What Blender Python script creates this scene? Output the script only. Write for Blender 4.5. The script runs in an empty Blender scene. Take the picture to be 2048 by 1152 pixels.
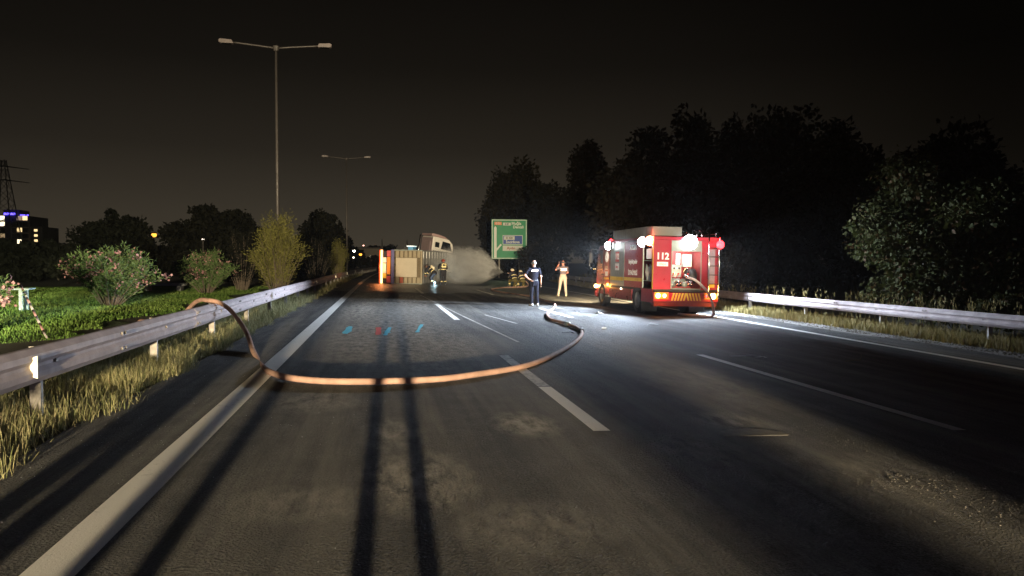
import bpy, bmesh, math, random
import numpy as np
from mathutils import Vector, Matrix, Euler
sc = bpy.context.scene
COL = sc.collection
rnd = random.Random(7)
RNG = np.random.default_rng(11)
pi = math.pi

# ------------------------------------------------------------------ camera
F_PX, CX, CY = 1540.0, 1024.0, 576.0          # focal length and centre in pixels of the 2048 x 1152 photograph
YAW, PITCH, CAM_H = math.radians(9.55), math.radians(-1.9), 1.6
cam_d = bpy.data.cameras.new('camera'); cam = bpy.data.objects.new('camera', cam_d); COL.objects.link(cam)
cam.location = (0, 0, CAM_H); cam.rotation_euler = (pi/2 + PITCH, 0, -YAW)
cam_d.sensor_width = 36; cam_d.lens = F_PX/2048*36; cam_d.clip_start = 0.05; cam_d.clip_end = 5000
sc.camera = cam

# ------------------------------------------------------------------ night sky: town glow on the horizon
w = bpy.data.worlds.new('World'); sc.world = w; w.use_nodes = True
wn = w.node_tree; wn.nodes.clear()
wo = wn.nodes.new('ShaderNodeOutputWorld'); wb = wn.nodes.new('ShaderNodeBackground')
wt = wn.nodes.new('ShaderNodeTexCoord'); ws = wn.nodes.new('ShaderNodeSeparateXYZ'); wr = wn.nodes.new('ShaderNodeValToRGB')
wn.links.new(wt.outputs['Generated'], ws.inputs[0]); wn.links.new(ws.outputs['Z'], wr.inputs[0])
# the town that glows lies ahead and to the left; away from it the sky is darker
wd_ = wn.nodes.new('ShaderNodeVectorMath'); wd_.operation = 'DOT_PRODUCT'; wd_.inputs[1].default_value = (-.13, .99, 0)
wn.links.new(wt.outputs['Generated'], wd_.inputs[0])
wm = wn.nodes.new('ShaderNodeMapRange'); wm.interpolation_type = 'SMOOTHSTEP'
for i_, v_ in enumerate((.62, .99, .16, 1.0)): wm.inputs[i_+1].default_value = v_
wn.links.new(wd_.outputs['Value'], wm.inputs[0])
wx = wn.nodes.new('ShaderNodeMix'); wx.data_type = 'RGBA'; wx.blend_type = 'MULTIPLY'; wx.inputs[0].default_value = 1.0
wn.links.new(wr.outputs[0], wx.inputs[6]); wn.links.new(wm.outputs[0], wx.inputs[7])
wn.links.new(wx.outputs[2], wb.inputs[0]); wn.links.new(wb.outputs[0], wo.inputs[0])
el = wr.color_ramp.elements
el[0].position = 0.0; el[0].color = (.053, .043, .029, 1)
el[1].position = 1.0; el[1].color = (.0016, .0014, .0012, 1)
for p, c in ((.06, (.041, .0335, .0232)), (.14, (.0185, .0150, .0107)), (.24, (.0068, .0056, .0042)), (.36, (.0026, .0022, .0019))):
    e = el.new(p); e.color = (*c, 1)
wb.inputs['Strength'].default_value = 1.0

sc.view_settings.view_transform = 'Standard'; sc.view_settings.look = 'None'
sc.view_settings.exposure = 0.0; sc.view_settings.gamma = 1.0; sc.view_settings.use_curve_mapping = False
sc.cycles.use_denoising = True
sc.cycles.max_bounces = 6; sc.cycles.diffuse_bounces = 3; sc.cycles.glossy_bounces = 3; sc.cycles.transmission_bounces = 4
sc.cycles.volume_bounces = 0; sc.cycles.sample_clamp_indirect = 4
sc.cycles.caustics_reflective = False; sc.cycles.caustics_refractive = False

# light levels, all in one place
FLOOD_W, FLOOD_C = 400000, (1.0, .82, .54)
CAR_W, CAR_C = 330, (1.0, .86, .66)
WORK_W, WORK_C = 13000, (.68, .81, 1.0)
LAWN_W, LAWN_C = 160000, (1.0, 1.0, .66)
HEAD_W, HEAD_C = 7000, (1.0, .80, .50)

# ------------------------------------------------------------------ pixels to rays
_fw = np.array([math.sin(YAW)*math.cos(PITCH), math.cos(YAW)*math.cos(PITCH), math.sin(PITCH)])
_rt = np.array([math.cos(YAW), -math.sin(YAW), 0.0]); _up = np.cross(_rt, _fw)
def ray(px, py): return _rt*(px-CX) + _up*(CY-py) + _fw*F_PX
KF = 0.02                                       # crossfall of the carriageway, 2 % down to the right
def onroad(px, py):
    d = ray(px, py); t = CAM_H/(-d[2]-KF*d[0]); return Vector(d*t + np.array([0, 0, CAM_H]))
def atY(px, py, Y):
    d = ray(px, py); return Vector(d*(Y/d[1]) + np.array([0, 0, CAM_H]))
def atX(px, py, X):
    d = ray(px, py); return Vector(d*(X/d[0]) + np.array([0, 0, CAM_H]))
def gz(x): return -KF*x
def bend(y): return max(0.0, y-50)**2/4300.0
def rail_r(y): return 14.0 + max(0.0, y-28)*.085

# ------------------------------------------------------------------ helpers
def link(o, parent=None):
    COL.objects.link(o)
    if parent is not None: o.parent = parent
    return o
def tag(o, label=None, cat=None, group=None, kind=None):
    if label: o['label'] = label
    if cat: o['category'] = cat
    if group: o['group'] = group
    if kind: o['kind'] = kind
    return o
def thing(name, label, cat, loc=(0, 0, 0), rot=(0, 0, 0), group=None):
    o = bpy.data.objects.new(name, None); o.empty_display_size = .3
    COL.objects.link(o); o.location = loc; o.rotation_euler = rot
    return tag(o, label, cat, group)
def copy_tree(o, parent=None):
    c = o.copy(); COL.objects.link(c)
    if parent is not None: c.parent = parent
    for ch in list(o.children): copy_tree(ch, c)
    return c

class MB:
    def __init__(s): s.v = []; s.f = []
    def add(s, vs, fs):
        b = len(s.v); s.v += [tuple(v) for v in vs]; s.f += [tuple(i+b for i in f) for f in fs]; return s
    def box(s, c, d, rot=None):
        x, y, z = d[0]/2, d[1]/2, d[2]/2
        vs = [Vector((i*x, j*y, k*z)) for k in (-1, 1) for j in (-1, 1) for i in (-1, 1)]
        if rot is not None:
            m = rot if isinstance(rot, Matrix) else Euler(rot).to_matrix()
            vs = [m @ v for v in vs]
        c = Vector(c)
        return s.add([v+c for v in vs], [(0, 2, 3, 1), (4, 5, 7, 6), (0, 1, 5, 4), (2, 6, 7, 3), (0, 4, 6, 2), (1, 3, 7, 5)])
    def bx(s, x0, x1, y0, y1, z0, z1): return s.box(((x0+x1)/2, (y0+y1)/2, (z0+z1)/2), (x1-x0, y1-y0, z1-z0))
    def cyl(s, p0, p1, r0, r1=None, n=12, cap=True):
        r1 = r0 if r1 is None else r1
        return s.tube([p0, p1], [r0, r1], n, cap)
    def tube(s, pts, r, n=8, cap=True, flat=None):
        pts = [Vector(p) for p in pts]; m = len(pts)
        rs = r if isinstance(r, (list, tuple)) else [r]*m
        vs = []; fs = []; prev = None
        for i, p in enumerate(pts):
            t = (pts[min(i+1, m-1)] - pts[max(i-1, 0)]).normalized()
            if prev is None:
                a = Vector((0, 0, 1)) if abs(t.z) < .9 else Vector((1, 0, 0))
                u = t.cross(a).normalized()
            else:
                u = (prev - t*prev.dot(t)).normalized()
            prev = u; w_ = t.cross(u)
            for k in range(n):
                an = 2*pi*k/n; vs.append(p + (u*math.cos(an) + w_*math.sin(an))*rs[i])
        for i in range(m-1):
            for k in range(n):
                a = i*n+k; b = i*n+(k+1) % n; fs.append((a, b, b+n, a+n))
        if cap: fs.append(tuple(range(n-1, -1, -1))); fs.append(tuple(range((m-1)*n, m*n)))
        return s.add(vs, fs)
    def sphere(s, c, r, nu=12, nv=8):
        r = (r, r, r) if isinstance(r, (int, float)) else r
        c = Vector(c); vs = [c+Vector((0, 0, -r[2]))]; fs = []
        for j in range(1, nv):
            ph = -pi/2 + pi*j/nv
            for i in range(nu):
                th = 2*pi*i/nu
                vs.append(c + Vector((r[0]*math.cos(ph)*math.cos(th), r[1]*math.cos(ph)*math.sin(th), r[2]*math.sin(ph))))
        vs.append(c+Vector((0, 0, r[2]))); top = len(vs)-1
        for i in range(nu):
            k = (i+1) % nu
            fs.append((0, 1+k, 1+i)); fs.append((top, 1+(nv-2)*nu+i, 1+(nv-2)*nu+k))
            for j in range(nv-2):
                a = 1+j*nu+i; b = 1+j*nu+k; fs.append((a, b, b+nu, a+nu))
        return s.add(vs, fs)
    def prism(s, poly, axis, a, b):
        """poly: 2-D outline; axis 'x','y','z' is the extrusion axis from a to b."""
        def mk(p, t):
            return {'x': (t, p[0], p[1]), 'y': (p[0], t, p[1]), 'z': (p[0], p[1], t)}[axis]
        n = len(poly); vs = [mk(p, a) for p in poly] + [mk(p, b) for p in poly]
        fs = [tuple(range(n-1, -1, -1)), tuple(range(n, 2*n))] + [(i, (i+1) % n, (i+1) % n+n, i+n) for i in range(n)]
        return s.add(vs, fs)
    def mesh(s, name, mat=None, smooth=False, fix=True):
        me = bpy.data.meshes.new(name); me.from_pydata(s.v, [], s.f)
        if fix:
            bm = bmesh.new(); bm.from_mesh(me); bmesh.ops.recalc_face_normals(bm, faces=bm.faces); bm.to_mesh(me); bm.free()
        if mat: me.materials.append(mat)
        if smooth: me.polygons.foreach_set('use_smooth', [True]*len(me.polygons))
        me.update(); return me
    def part(s, name, mat, parent=None, smooth=False, bevel=0):
        o = bpy.data.objects.new(name, s.mesh(name, mat, smooth)); link(o, parent)
        if bevel:
            m = o.modifiers.new('bevel', 'BEVEL'); m.width = bevel; m.segments = 2; m.limit_method = 'ANGLE'
        return o
def mesh_np(name, V, Fq, mat=None, tint=None, smooth=False):
    """numpy mesh with faces of one size."""
    me = bpy.data.meshes.new(name); V = np.asarray(V, np.float32); Fq = np.asarray(Fq, np.int32)
    n, k = Fq.shape
    me.vertices.add(len(V)); me.vertices.foreach_set('co', V.ravel())
    me.loops.add(n*k); me.loops.foreach_set('vertex_index', Fq.ravel())
    me.polygons.add(n); me.polygons.foreach_set('loop_start', np.arange(0, n*k, k, dtype=np.int32))
    if smooth: me.polygons.foreach_set('use_smooth', np.ones(n, bool))
    me.update(calc_edges=True); me.validate()
    if tint is not None:
        a = me.attributes.new('tint', 'FLOAT', 'POINT'); a.data.foreach_set('value', np.asarray(tint, np.float32))
    if mat: me.materials.append(mat)
    return me
def spline(pts, n=8):
    pts = [Vector(p) for p in pts]; out = []
    P = [pts[0]*2-pts[1]] + pts + [pts[-1]*2-pts[-2]]
    for i in range(1, len(P)-2):
        a, b, c, d = P[i-1:i+3]
        for k in range(n):
            t = k/n
            out.append(.5*((2*b)+(c-a)*t+(2*a-5*b+4*c-d)*t*t+(3*b-a-3*c+d)*t**3))
    out.append(pts[-1]); return out

# ------------------------------------------------------------------ materials
MATS = {}
class NT:
    def __init__(s, m): s.t = m.node_tree; s.n = s.t.nodes; s.l = s.t.links
    def new(s, k, **kw):
        o = s.n.new(k)
        for a, b in kw.items(): setattr(o, a, b)
        return o
    def put(s, sock, v):
        if hasattr(v, 'is_linked') or isinstance(v, bpy.types.NodeSocket): s.l.new(v, sock)
        else: sock.default_value = v
    def math(s, op, a, b=None, clamp=False):
        o = s.new('ShaderNodeMath', operation=op, use_clamp=clamp); s.put(o.inputs[0], a)
        if b is not None: s.put(o.inputs[1], b)
        return o.outputs[0]
    def mix(s, f, a, b, mode='MIX'):
        o = s.new('ShaderNodeMix', data_type='RGBA', blend_type=mode)
        s.put(o.inputs[0], f); s.put(o.inputs[6], a if not isinstance(a, tuple) else (*a[:3], 1)); s.put(o.inputs[7], b if not isinstance(b, tuple) else (*b[:3], 1))
        return o.outputs[2]
    def noise(s, vec, scale, detail=4, rough=.55):
        o = s.new('ShaderNodeTexNoise'); s.put(o.inputs['Scale'], scale); o.inputs['Detail'].default_value = detail; o.inputs['Roughness'].default_value = rough
        if vec is not None: s.l.new(vec, o.inputs['Vector'])
        return o.outputs[0]
    def ramp(s, f, lo, hi, a=0.0, b=1.0):
        o = s.new('ShaderNodeMapRange'); s.put(o.inputs[0], f)
        for i, v in enumerate((lo, hi, a, b)): o.inputs[i+1].default_value = v
        return o.outputs[0]
    def mapping(s, vec, scale, loc=(0, 0, 0)):
        o = s.new('ShaderNodeMapping'); s.l.new(vec, o.inputs[0]); o.inputs['Scale'].default_value = scale; o.inputs['Location'].default_value = loc
        return o.outputs[0]
def base_mat(name):
    m = bpy.data.materials.new(name); m.use_nodes = True
    return m, NT(m), m.node_tree.nodes['Principled BSDF']
def mat(name, col, rough=.6, metal=0.0, var=.18, scale=6.0, bump=0.0, bscale=60, dirt=0.0, dirtcol=(.09, .075, .055), coat=0.0):
    if name in MATS: return MATS[name]
    m, t, b = base_mat(name)
    tc = t.new('ShaderNodeTexCoord').outputs['Object']
    n1 = t.noise(tc, scale, 5); dark = tuple(c*(1-var) for c in col); lite = tuple(min(1, c*(1+var)) for c in col)
    c = t.mix(t.ramp(n1, .3, .7), dark, lite)
    if dirt > 0:
        n2 = t.noise(tc, scale*.45, 8, .7); c = t.mix(t.math('MULTIPLY', t.ramp(n2, .42, .72), dirt), c, dirtcol)
    t.put(b.inputs['Base Color'], c)
    t.put(b.inputs['Roughness'], t.ramp(t.noise(tc, scale*2.3, 4), .25, .75, max(.03, rough-.1), min(1, rough+.1)))
    b.inputs['Metallic'].default_value = metal
    if coat: b.inputs['Coat Weight'].default_value = coat; b.inputs['Coat Roughness'].default_value = .12
    if bump:
        bp = t.new('ShaderNodeBump'); bp.inputs['Strength'].default_value = bump; bp.inputs['Distance'].default_value = .01
        t.l.new(t.noise(tc, bscale, 3), bp.inputs['Height']); t.l.new(bp.outputs[0], b.inputs['Normal'])
    MATS[name] = m; return m
def emit(name, col, strength):
    if name in MATS: return MATS[name]
    m, t, b = base_mat(name)
    b.inputs['Base Color'].default_value = (*[min(.8, c) for c in col], 1); b.inputs['Roughness'].default_value = .25
    b.inputs['Emission Color'].default_value = (*col, 1); b.inputs['Emission Strength'].default_value = strength
    MATS[name] = m; return m
def leaf_mat(name, c0, c1, c2=None, trans=.25):
    m, t, b = base_mat(name)
    a = t.new('ShaderNodeAttribute', attribute_name='tint').outputs['Fac']
    c = t.mix(a, c0, c1)
    if c2 is not None: c = t.mix(t.ramp(a, .8, .95), c, c2)
    tc = t.new('ShaderNodeTexCoord').outputs['Object']
    c = t.mix(t.ramp(t.noise(tc, 1.3, 3), .3, .7, 0, .45), c, tuple(x*.55 for x in c0))
    t.put(b.inputs['Base Color'], c); b.inputs['Roughness'].default_value = .75; b.inputs['Specular IOR Level'].default_value = .12
    if trans:
        tr = t.new('ShaderNodeBsdfTranslucent'); t.put(tr.inputs[0], c)
        mx = t.new('ShaderNodeMixShader'); mx.inputs[0].default_value = trans
        t.l.new(b.outputs[0], mx.inputs[1]); t.l.new(tr.outputs[0], mx.inputs[2])
        t.l.new(mx.outputs[0], t.n['Material Output'].inputs['Surface'])
    MATS[name] = m; return m

def asphalt_color(t, tc):
    """grey bituminous colour with aggregate, long wear streaks and pale dusty scuffs with light painted in; returns colour, height, wet"""
    sx = t.new('ShaderNodeSeparateXYZ'); t.l.new(tc, sx.inputs[0])
    fine = t.noise(tc, 75, 3, .7); mid = t.noise(tc, 2.2, 5, .6)
    vo = t.new('ShaderNodeTexVoronoi'); vo.inputs['Scale'].default_value = 48; t.l.new(tc, vo.inputs['Vector'])
    streak = t.noise(t.mapping(tc, (2.2, .09, 1)), 1.0, 5, .6)
    streak2 = t.noise(t.mapping(tc, (5.5, .35, 1), (3, 9, 0)), 1.0, 4, .65)
    c = t.mix(t.ramp(fine, .40, .64), (.020, .0195, .0185), (.135, .128, .116))
    c = t.mix(t.ramp(vo.outputs['Color'], .55, .95, 0, .5), c, (.155, .148, .135))
    c = t.mix(t.ramp(mid, .38, .66, 0, .7), c, (.026, .025, .023))
    c = t.mix(t.ramp(streak, .42, .66, .0, .6), c, (.20, .185, .155))
    c = t.mix(t.math('MULTIPLY', t.ramp(streak2, .50, .68), .6), c, (.028, .027, .026))
    # scuffs of pale dust and chalk, mid-lane ones also painting in a pool of light, each with its own place and size on the road (x, y, rx, ry, weight)
    scuffs_and_light = [(.25, 5.7, .5, 1.0, .85), (.10, 7.2, .35, .9, .55), (1.42, 7.6, .40, .7, .8), (-.5, 5.2, .6, .5, .35), (.9, 4.6, .6, .6, .4), (-.7, 9.0, .5, .8, .4), (2.75, 6.5, .55, .7, .5), (3.6, 7.5, .5, .7, .55),
              (3.9, 5.4, .8, .9, .35), (.5, 20, 1.4, 10, .8), (-.35, 17, .9, 6, .7), (1.3, 15.5, 1.0, 3.2, .7), (.9, 32, 1.6, 11, .75), (-.6, 26, .8, 8, .7), (.3, 14, 1.4, 2.4, .55), (4.4, 10.5, .9, 2.6, .22), (.6, 12.2, 1.6, 1.6, .12), (5.0, 4.2, 1.0, .7, .4)]
    sc_n = t.ramp(t.noise(t.mapping(tc, (3.2, 1.1, 1), (7, 1, 0)), 2.4, 7, .72), .38, .62)
    tot = None
    for x, y, rx, ry, wgt in scuffs_and_light:
        a = t.math('POWER', t.math('ABSOLUTE', t.math('MULTIPLY', t.math('SUBTRACT', sx.outputs[0], x), 1/rx)), 2.0)
        b_ = t.math('POWER', t.math('ABSOLUTE', t.math('MULTIPLY', t.math('SUBTRACT', sx.outputs[1], y), 1/ry)), 2.0)
        g = t.math('MULTIPLY', t.math('SUBTRACT', 1.0, t.math('ADD', a, b_), True), wgt)
        tot = g if tot is None else t.math('MAXIMUM', tot, g)
    c = t.mix(t.math('MULTIPLY', tot, sc_n, True), c, (.50, .46, .39))
    # tyre marks: two dark curved tracks
    # wet from the fire water: between 36 and 62 m and by the nozzle
    wn_ = t.noise(t.mapping(tc, (.5, .10, 1)), 1.0, 4, .6)
    yy = t.math('ADD', sx.outputs[1], t.math('MULTIPLY', t.math('SUBTRACT', wn_, .5), 16.0))
    wet = t.math('MULTIPLY', t.ramp(yy, 39, 43), t.ramp(yy, 82, 74))
    c = t.mix(t.math('MULTIPLY', wet, .62), c, (.012, .011, .010))
    h = t.math('ADD', t.math('MULTIPLY', fine, .9), t.math('MULTIPLY', vo.outputs['Distance'], .8))
    return c, h, wet, sx
def road_mat():
    m, t, b = base_mat('asphalt'); tc = t.new('ShaderNodeTexCoord').outputs['Object']
    c, h, wet, sx = asphalt_color(t, tc)
    t.put(b.inputs['Base Color'], c)
    t.put(b.inputs['Roughness'], t.ramp(wet, 0, 1, .88, .33)); b.inputs['Diffuse Roughness'].default_value = .6 if 'Diffuse Roughness' in b.inputs else 0
    b.inputs['Specular IOR Level'].default_value = .35
    bp = t.new('ShaderNodeBump'); bp.inputs['Distance'].default_value = .042
    t.put(bp.inputs['Strength'], t.ramp(wet, 0, 1, 1.0, .35)); t.l.new(h, bp.inputs['Height']); t.l.new(bp.outputs[0], b.inputs['Normal'])
    MATS['asphalt'] = m; return m
def paint_mat(name, col, wear):
    m, t, b = base_mat(name); tc = t.new('ShaderNodeTexCoord').outputs['Object']
    n = t.noise(tc, 16, 7, .75); n2 = t.noise(tc, 1.1, 3)
    k = t.ramp(t.math('ADD', n, t.math('MULTIPLY', n2, .5)), .86-wear*.35, 1.12-wear*.35)
    c = t.mix(k, col, (.075, .07, .06))
    t.put(b.inputs['Base Color'], c); b.inputs['Roughness'].default_value = .7
    bp = t.new('ShaderNodeBump'); bp.inputs['Strength'].default_value = .8; bp.inputs['Distance'].default_value = .008
    t.l.new(t.noise(tc, 70, 3, .7), bp.inputs['Height']); t.l.new(bp.outputs[0], b.inputs['Normal'])
    MATS[name] = m; return m
def ground_mat(name, a, b_, c_, scale=.7):
    m, t, b = base_mat(name); tc = t.new('ShaderNodeTexCoord').outputs['Object']
    c = t.mix(t.ramp(t.noise(tc, scale, 6, .65), .35, .65), a, b_)
    c = t.mix(t.ramp(t.noise(tc, 14, 4, .7), .45, .75, 0, .7), c, c_)
    t.put(b.inputs['Base Color'], c); b.inputs['Roughness'].default_value = .95
    bp = t.new('ShaderNodeBump'); bp.inputs['Strength'].default_value = .9; bp.inputs['Distance'].default_value = .04
    t.l.new(t.noise(tc, 22, 5, .7), bp.inputs['Height']); t.l.new(bp.outputs[0], b.inputs['Normal'])
    MATS[name] = m; return m

ASPHALT = road_mat()
PAINT = paint_mat('road_paint', (.78, .75, .68), .0); PAINT_WORN = paint_mat('worn_road_paint', (.50, .47, .42), .42)
EARTH = ground_mat('earth', (.045, .035, .022), (.075, .060, .036), (.030, .034, .016))
SHOULDER = ground_mat('shoulder_gravel', (.16, .15, .13), (.24, .22, .19), (.09, .085, .07), 1.6)
GALV = mat('galvanised_steel', (.43, .365, .36), .55, .0, .14, 5, .15, 40, .35, (.16, .14, .12))
GALV_POST = mat('galvanised_post', (.24, .22, .19), .6, .3, .2, 8, 0, 40, .5)
REFLECT = mat('reflector_sheet', (.85, .80, .62), .4, 0, .05)
RED = mat('fire_red', (.30, .016, .036), .34, 0, .08, 3, 0, 0, .25, (.16, .05, .04), .5)
ORANGE_RED = mat('cab_red', (.30, .022, .022), .32, 0, .08, 3, 0, 0, .2, (.2, .06, .04), .5)
YEL = mat('reflective_yellow', (.70, .46, .05), .45, 0, .08, 4, 0, 0, .2)
SILVER = mat('brushed_alu', (.26, .29, .26), .42, .45, .08, 3, 0, 0, .25, (.2, .19, .16))
LOCKER = mat('roof_locker_grey', (.115, .115, .105), .5, .1, .06, 3)
BLACK = mat('black_plastic', (.018, .018, .02), .55, 0, .25)
RUBBER = mat('tyre_rubber', (.022, .021, .02), .85, 0, .3, 12, .3, 30, .5, (.10, .085, .065))
RIM = mat('rim_steel', (.33, .32, .30), .5, .4, .2, 8, 0, 0, .5)
CHROME = mat('polished_metal', (.72, .73, .74), .18, 1.0, .05)
WHITE = mat('white_paint', (.74, .74, .72), .4, 0, .05)
LETTER = mat('white_lettering', (.80, .80, .80), .45, 0, .03)
GLASS = mat('dark_glass', (.012, .014, .016), .06, 0, .1)
MUDFLAP = mat('mudflap_pale', (.17, .17, .145), .8, 0, .2, 5, .2, 30, .5)
CHASSIS = mat('chassis_dark', (.03, .028, .026), .7, .2, .3, 8, 0, 0, .5)
HOSE = mat('hose_jacket', (.37, .225, .17), .8, 0, .22, 5, .6, 160, .55, (.17, .115, .085))
L_WHITE = emit('lamp_white', (.90, .95, 1.0), 24); L_RED = emit('lamp_red', (1.0, .035, .045), 9)
L_REDHOT = emit('lamp_red_core', (1.0, .22, .10), 26)
L_AMBER = emit('lamp_amber', (1.0, .42, .04), 22); L_AMBERW = emit('lamp_amber_white', (1.0, .62, .22), 26)
L_HEAD = emit('lamp_head', (1.0, .84, .55), 40)

# ------------------------------------------------------------------ ground, road, markings
def strip(name, cols, ys, mat_, fx=None):
    """cols: list of functions y -> (x, z)"""
    V = []; Fq = []; n = len(cols)
    for y in ys:
        for c in cols:
            x, z = c(y); V.append((x, y, z))
    for i in range(len(ys)-1):
        for j in range(n-1):
            a = i*n+j; Fq.append((a, a+1, a+n+1, a+n))
    o = bpy.data.objects.new(name, mesh_np(name, V, Fq, mat_)); COL.objects.link(o); return o
ys_far = list(np.concatenate([np.arange(-80, 130, 2.0), np.arange(130, 420, 10), [460, 520, 600, 800, 1200, 2000]]))
gcols = [lambda y: (-1500, -1), lambda y: (-120, -.2), lambda y: (-40, -.05), lambda y: (-14, .02), lambda y: (-6+bend(y), .035), lambda y: (-2.6+bend(y), .03),
         lambda y: (rail_r(y)-1.6, gz(rail_r(y)-1.6)-.04), lambda y: (rail_r(y)+.6, gz(rail_r(y)+.6)-.02), lambda y: (rail_r(y)+4, gz(rail_r(y))-.5), lambda y: (60+rail_r(y), -1.2), lambda y: (1500, -2)]
tag(strip('ground', gcols, ys_far, EARTH), kind='structure')
jit = {float(y): rnd.uniform(-.07, .07) for y in ys_far}
rys = [y for y in ys_far if y <= 600]
road = strip('road', [lambda y: (-2.86+bend(y)+jit[float(y)], gz(-2.86)), lambda y: (-1.0+bend(y), gz(-1.0)), lambda y: (2.5+bend(y), gz(2.5)), lambda y: (6+bend(y), gz(6)),
                      lambda y: (rail_r(y)-1.75, gz(rail_r(y)-1.75))], rys, ASPHALT)
tag(road, kind='structure')
sh = strip('shoulder', [lambda y: (rail_r(y)-1.95+.15*math.sin(y*.9)+jit[float(y)], gz(rail_r(y)-1.95)+.006), lambda y: (rail_r(y)-1.0, gz(rail_r(y)-1.0)+.004)], rys, SHOULDER)
tag(sh, kind='structure')
LAWN = ground_mat('lawn_soil', (.055, .10, .022), (.10, .16, .04), (.06, .07, .025), .5)
tag(strip('lawn', [lambda y: (-34, .035), lambda y: (-14+.6*math.sin(y*.4), .045), lambda y: (-7.0+.5*math.sin(y*.7)+.3*math.sin(y*1.9), .050)], list(np.arange(5.0, 56.0, 1.0)), LAWN), kind='structure')
def marking(x, wd, y0, y1, m=PAINT, dx=0.0):
    ys = list(np.arange(y0, y1, 4.0)) + [y1]; V = []; Fq = []
    for y in ys:
        xx = x + bend(y) + dx*(y-y0)
        for s in (-1, 1): V.append((xx+s*wd/2, y, gz(xx-bend(y)+s*wd/2)+.004))
    for i in range(len(ys)-1): a = 2*i; Fq.append((a, a+1, a+3, a+2))
    o = bpy.data.objects.new('lane_marking', mesh_np('lane_marking', V, Fq, m)); COL.objects.link(o); o.parent = road
    return o
marking(-1.66, .27, -40, 400)
for a, b, m in ((-12, -4, PAINT), (7.2, 9.9, PAINT), (9.95, 13.4, PAINT_WORN), (21.9, 30.5, PAINT), (41, 49, PAINT), (60, 68, PAINT_WORN), (79, 87, PAINT)): marking(2.1, .17, a, b, m)
for a, b, m in ((-12, -4, PAINT), (6.95, 13.5, PAINT), (23.3, 28.2, PAINT), (40.5, 48, PAINT), (60, 68, PAINT_WORN)): marking(5.81, .15, a, b, m)
marking(9.30, .19, -40, 330, PAINT, .0275)
marking(2.78, .06, 15.7, 23.6, PAINT_WORN, -.045); marking(2.42, .05, 23.7, 39, PAINT_WORN, -.037); marking(3.62, .07, 20.7, 24.2, PAINT_WORN, -.12)

# ------------------------------------------------------------------ grass
def blades(n, pos, h0, h1, wd, lean=.35, tint=None):
    """n blades of two segments; pos(n) gives x, y, z arrays"""
    x, y, z = pos(n); h = RNG.uniform(h0, h1, n); an = RNG.uniform(0, 2*pi, n); la = RNG.uniform(0, 2*pi, n); ll = RNG.uniform(0, lean, n)*h
    ca, sa = np.cos(an)*wd/2, np.sin(an)*wd/2; lx, ly = np.cos(la)*ll, np.sin(la)*ll
    V = np.empty((n, 5, 3))
    V[:, 0] = np.stack([x-ca, y-sa, z], 1); V[:, 1] = np.stack([x+ca, y+sa, z], 1)
    V[:, 2] = np.stack([x+ca*.8+lx*.35, y+sa*.8+ly*.35, z+h*.55], 1); V[:, 3] = np.stack([x-ca*.8+lx*.35, y-sa*.8+ly*.35, z+h*.55], 1)
    V[:, 4] = np.stack([x+lx, y+ly, z+h*(1-.25*ll/h)], 1)
    i = np.arange(n)[:, None]*5
    F3 = np.concatenate([i+np.array([[0, 1, 2]]), i+np.array([[0, 2, 3]]), i+np.array([[3, 2, 4]])], 1).reshape(-1, 3)
    tt = RNG.uniform(0, 1, n) if tint is None else tint(x, y)
    return V.reshape(-1, 3), F3, np.repeat(tt, 5)
def grass_obj(name, label, sets, m):
    Vs, Fs, Ts = [], [], []; b = 0
    for V, F3, T in sets: Vs.append(V); Fs.append(F3+b); Ts.append(T); b += len(V)
    o = bpy.data.objects.new(name, mesh_np(name, np.concatenate(Vs), np.concatenate(Fs), m, np.concatenate(Ts))); COL.objects.link(o)
    return tag(o, label, 'grass', kind='stuff')
DRY = leaf_mat('dry_grass', (.17, .145, .05), (.34, .26, .11), None, .2)
VERGE = leaf_mat('verge_grass', (.12, .14, .05), (.42, .36, .19), None, .2)
MEADOW = leaf_mat('meadow_grass', (.10, .19, .035), (.24, .34, .085), None, .25)
bendv = np.vectorize(bend); railv = np.vectorize(rail_r)
def clump(x, y, s=1.0):          # smooth patchiness 0..1
    return .5+.25*np.sin(x*2.1*s+1.3*np.sin(y*.7*s))+.25*np.sin(y*1.7*s+2.0*np.sin(x*1.1*s+.4))
def pos_left(y0, y1, x0=-4.6, x1=-2.82):
    def f(n):
        m = n*3; y = y0+(y1-y0)*RNG.uniform(0, 1, m)**1.35; x = RNG.uniform(x0, x1, m)+.12*np.sin(y*2.3)
        k = RNG.uniform(0, 1, m) < .12+.88*clump(x, y, 1.4)**2.2; x, y = x[k][:n], y[k][:n]
        r = n-len(x)
        if r > 0: x = np.concatenate([x, x[:r]+.05]); y = np.concatenate([y, y[:r]+.07])
        return x+bendv(y), y, np.full(n, .032)
    return f
grass_obj('verge_grass', 'tufts of yellowing grass under the steel barrier beside the wide white edge line',
          [blades(26000, pos_left(3.2, 14), .06, .28, .006, .6), blades(22000, pos_left(10, 34), .06, .27, .010, .6), blades(9000, pos_left(30, 95), .10, .32, .022), blades(5000, pos_left(3.2, 40, -3.15, -2.76), .05, .20, .007, 1.6)], VERGE)
def pos_meadow_far(n):
    y = 19+RNG.uniform(0, 1, n)*32; x = -6.6+.5*np.sin(y*.8)-RNG.uniform(0, 1, n)*17; return x, y, np.full(n, .055)
def pos_meadow(n):
    y = 7+RNG.uniform(0, 1, n)**1.2*42; x = -6.9+.5*np.sin(y*.8)+.35*np.sin(y*2.3)-RNG.uniform(0, 1, n)**1.15*np.clip(y*.75, 6, 20); return x, y, np.full(n, .055)
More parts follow.
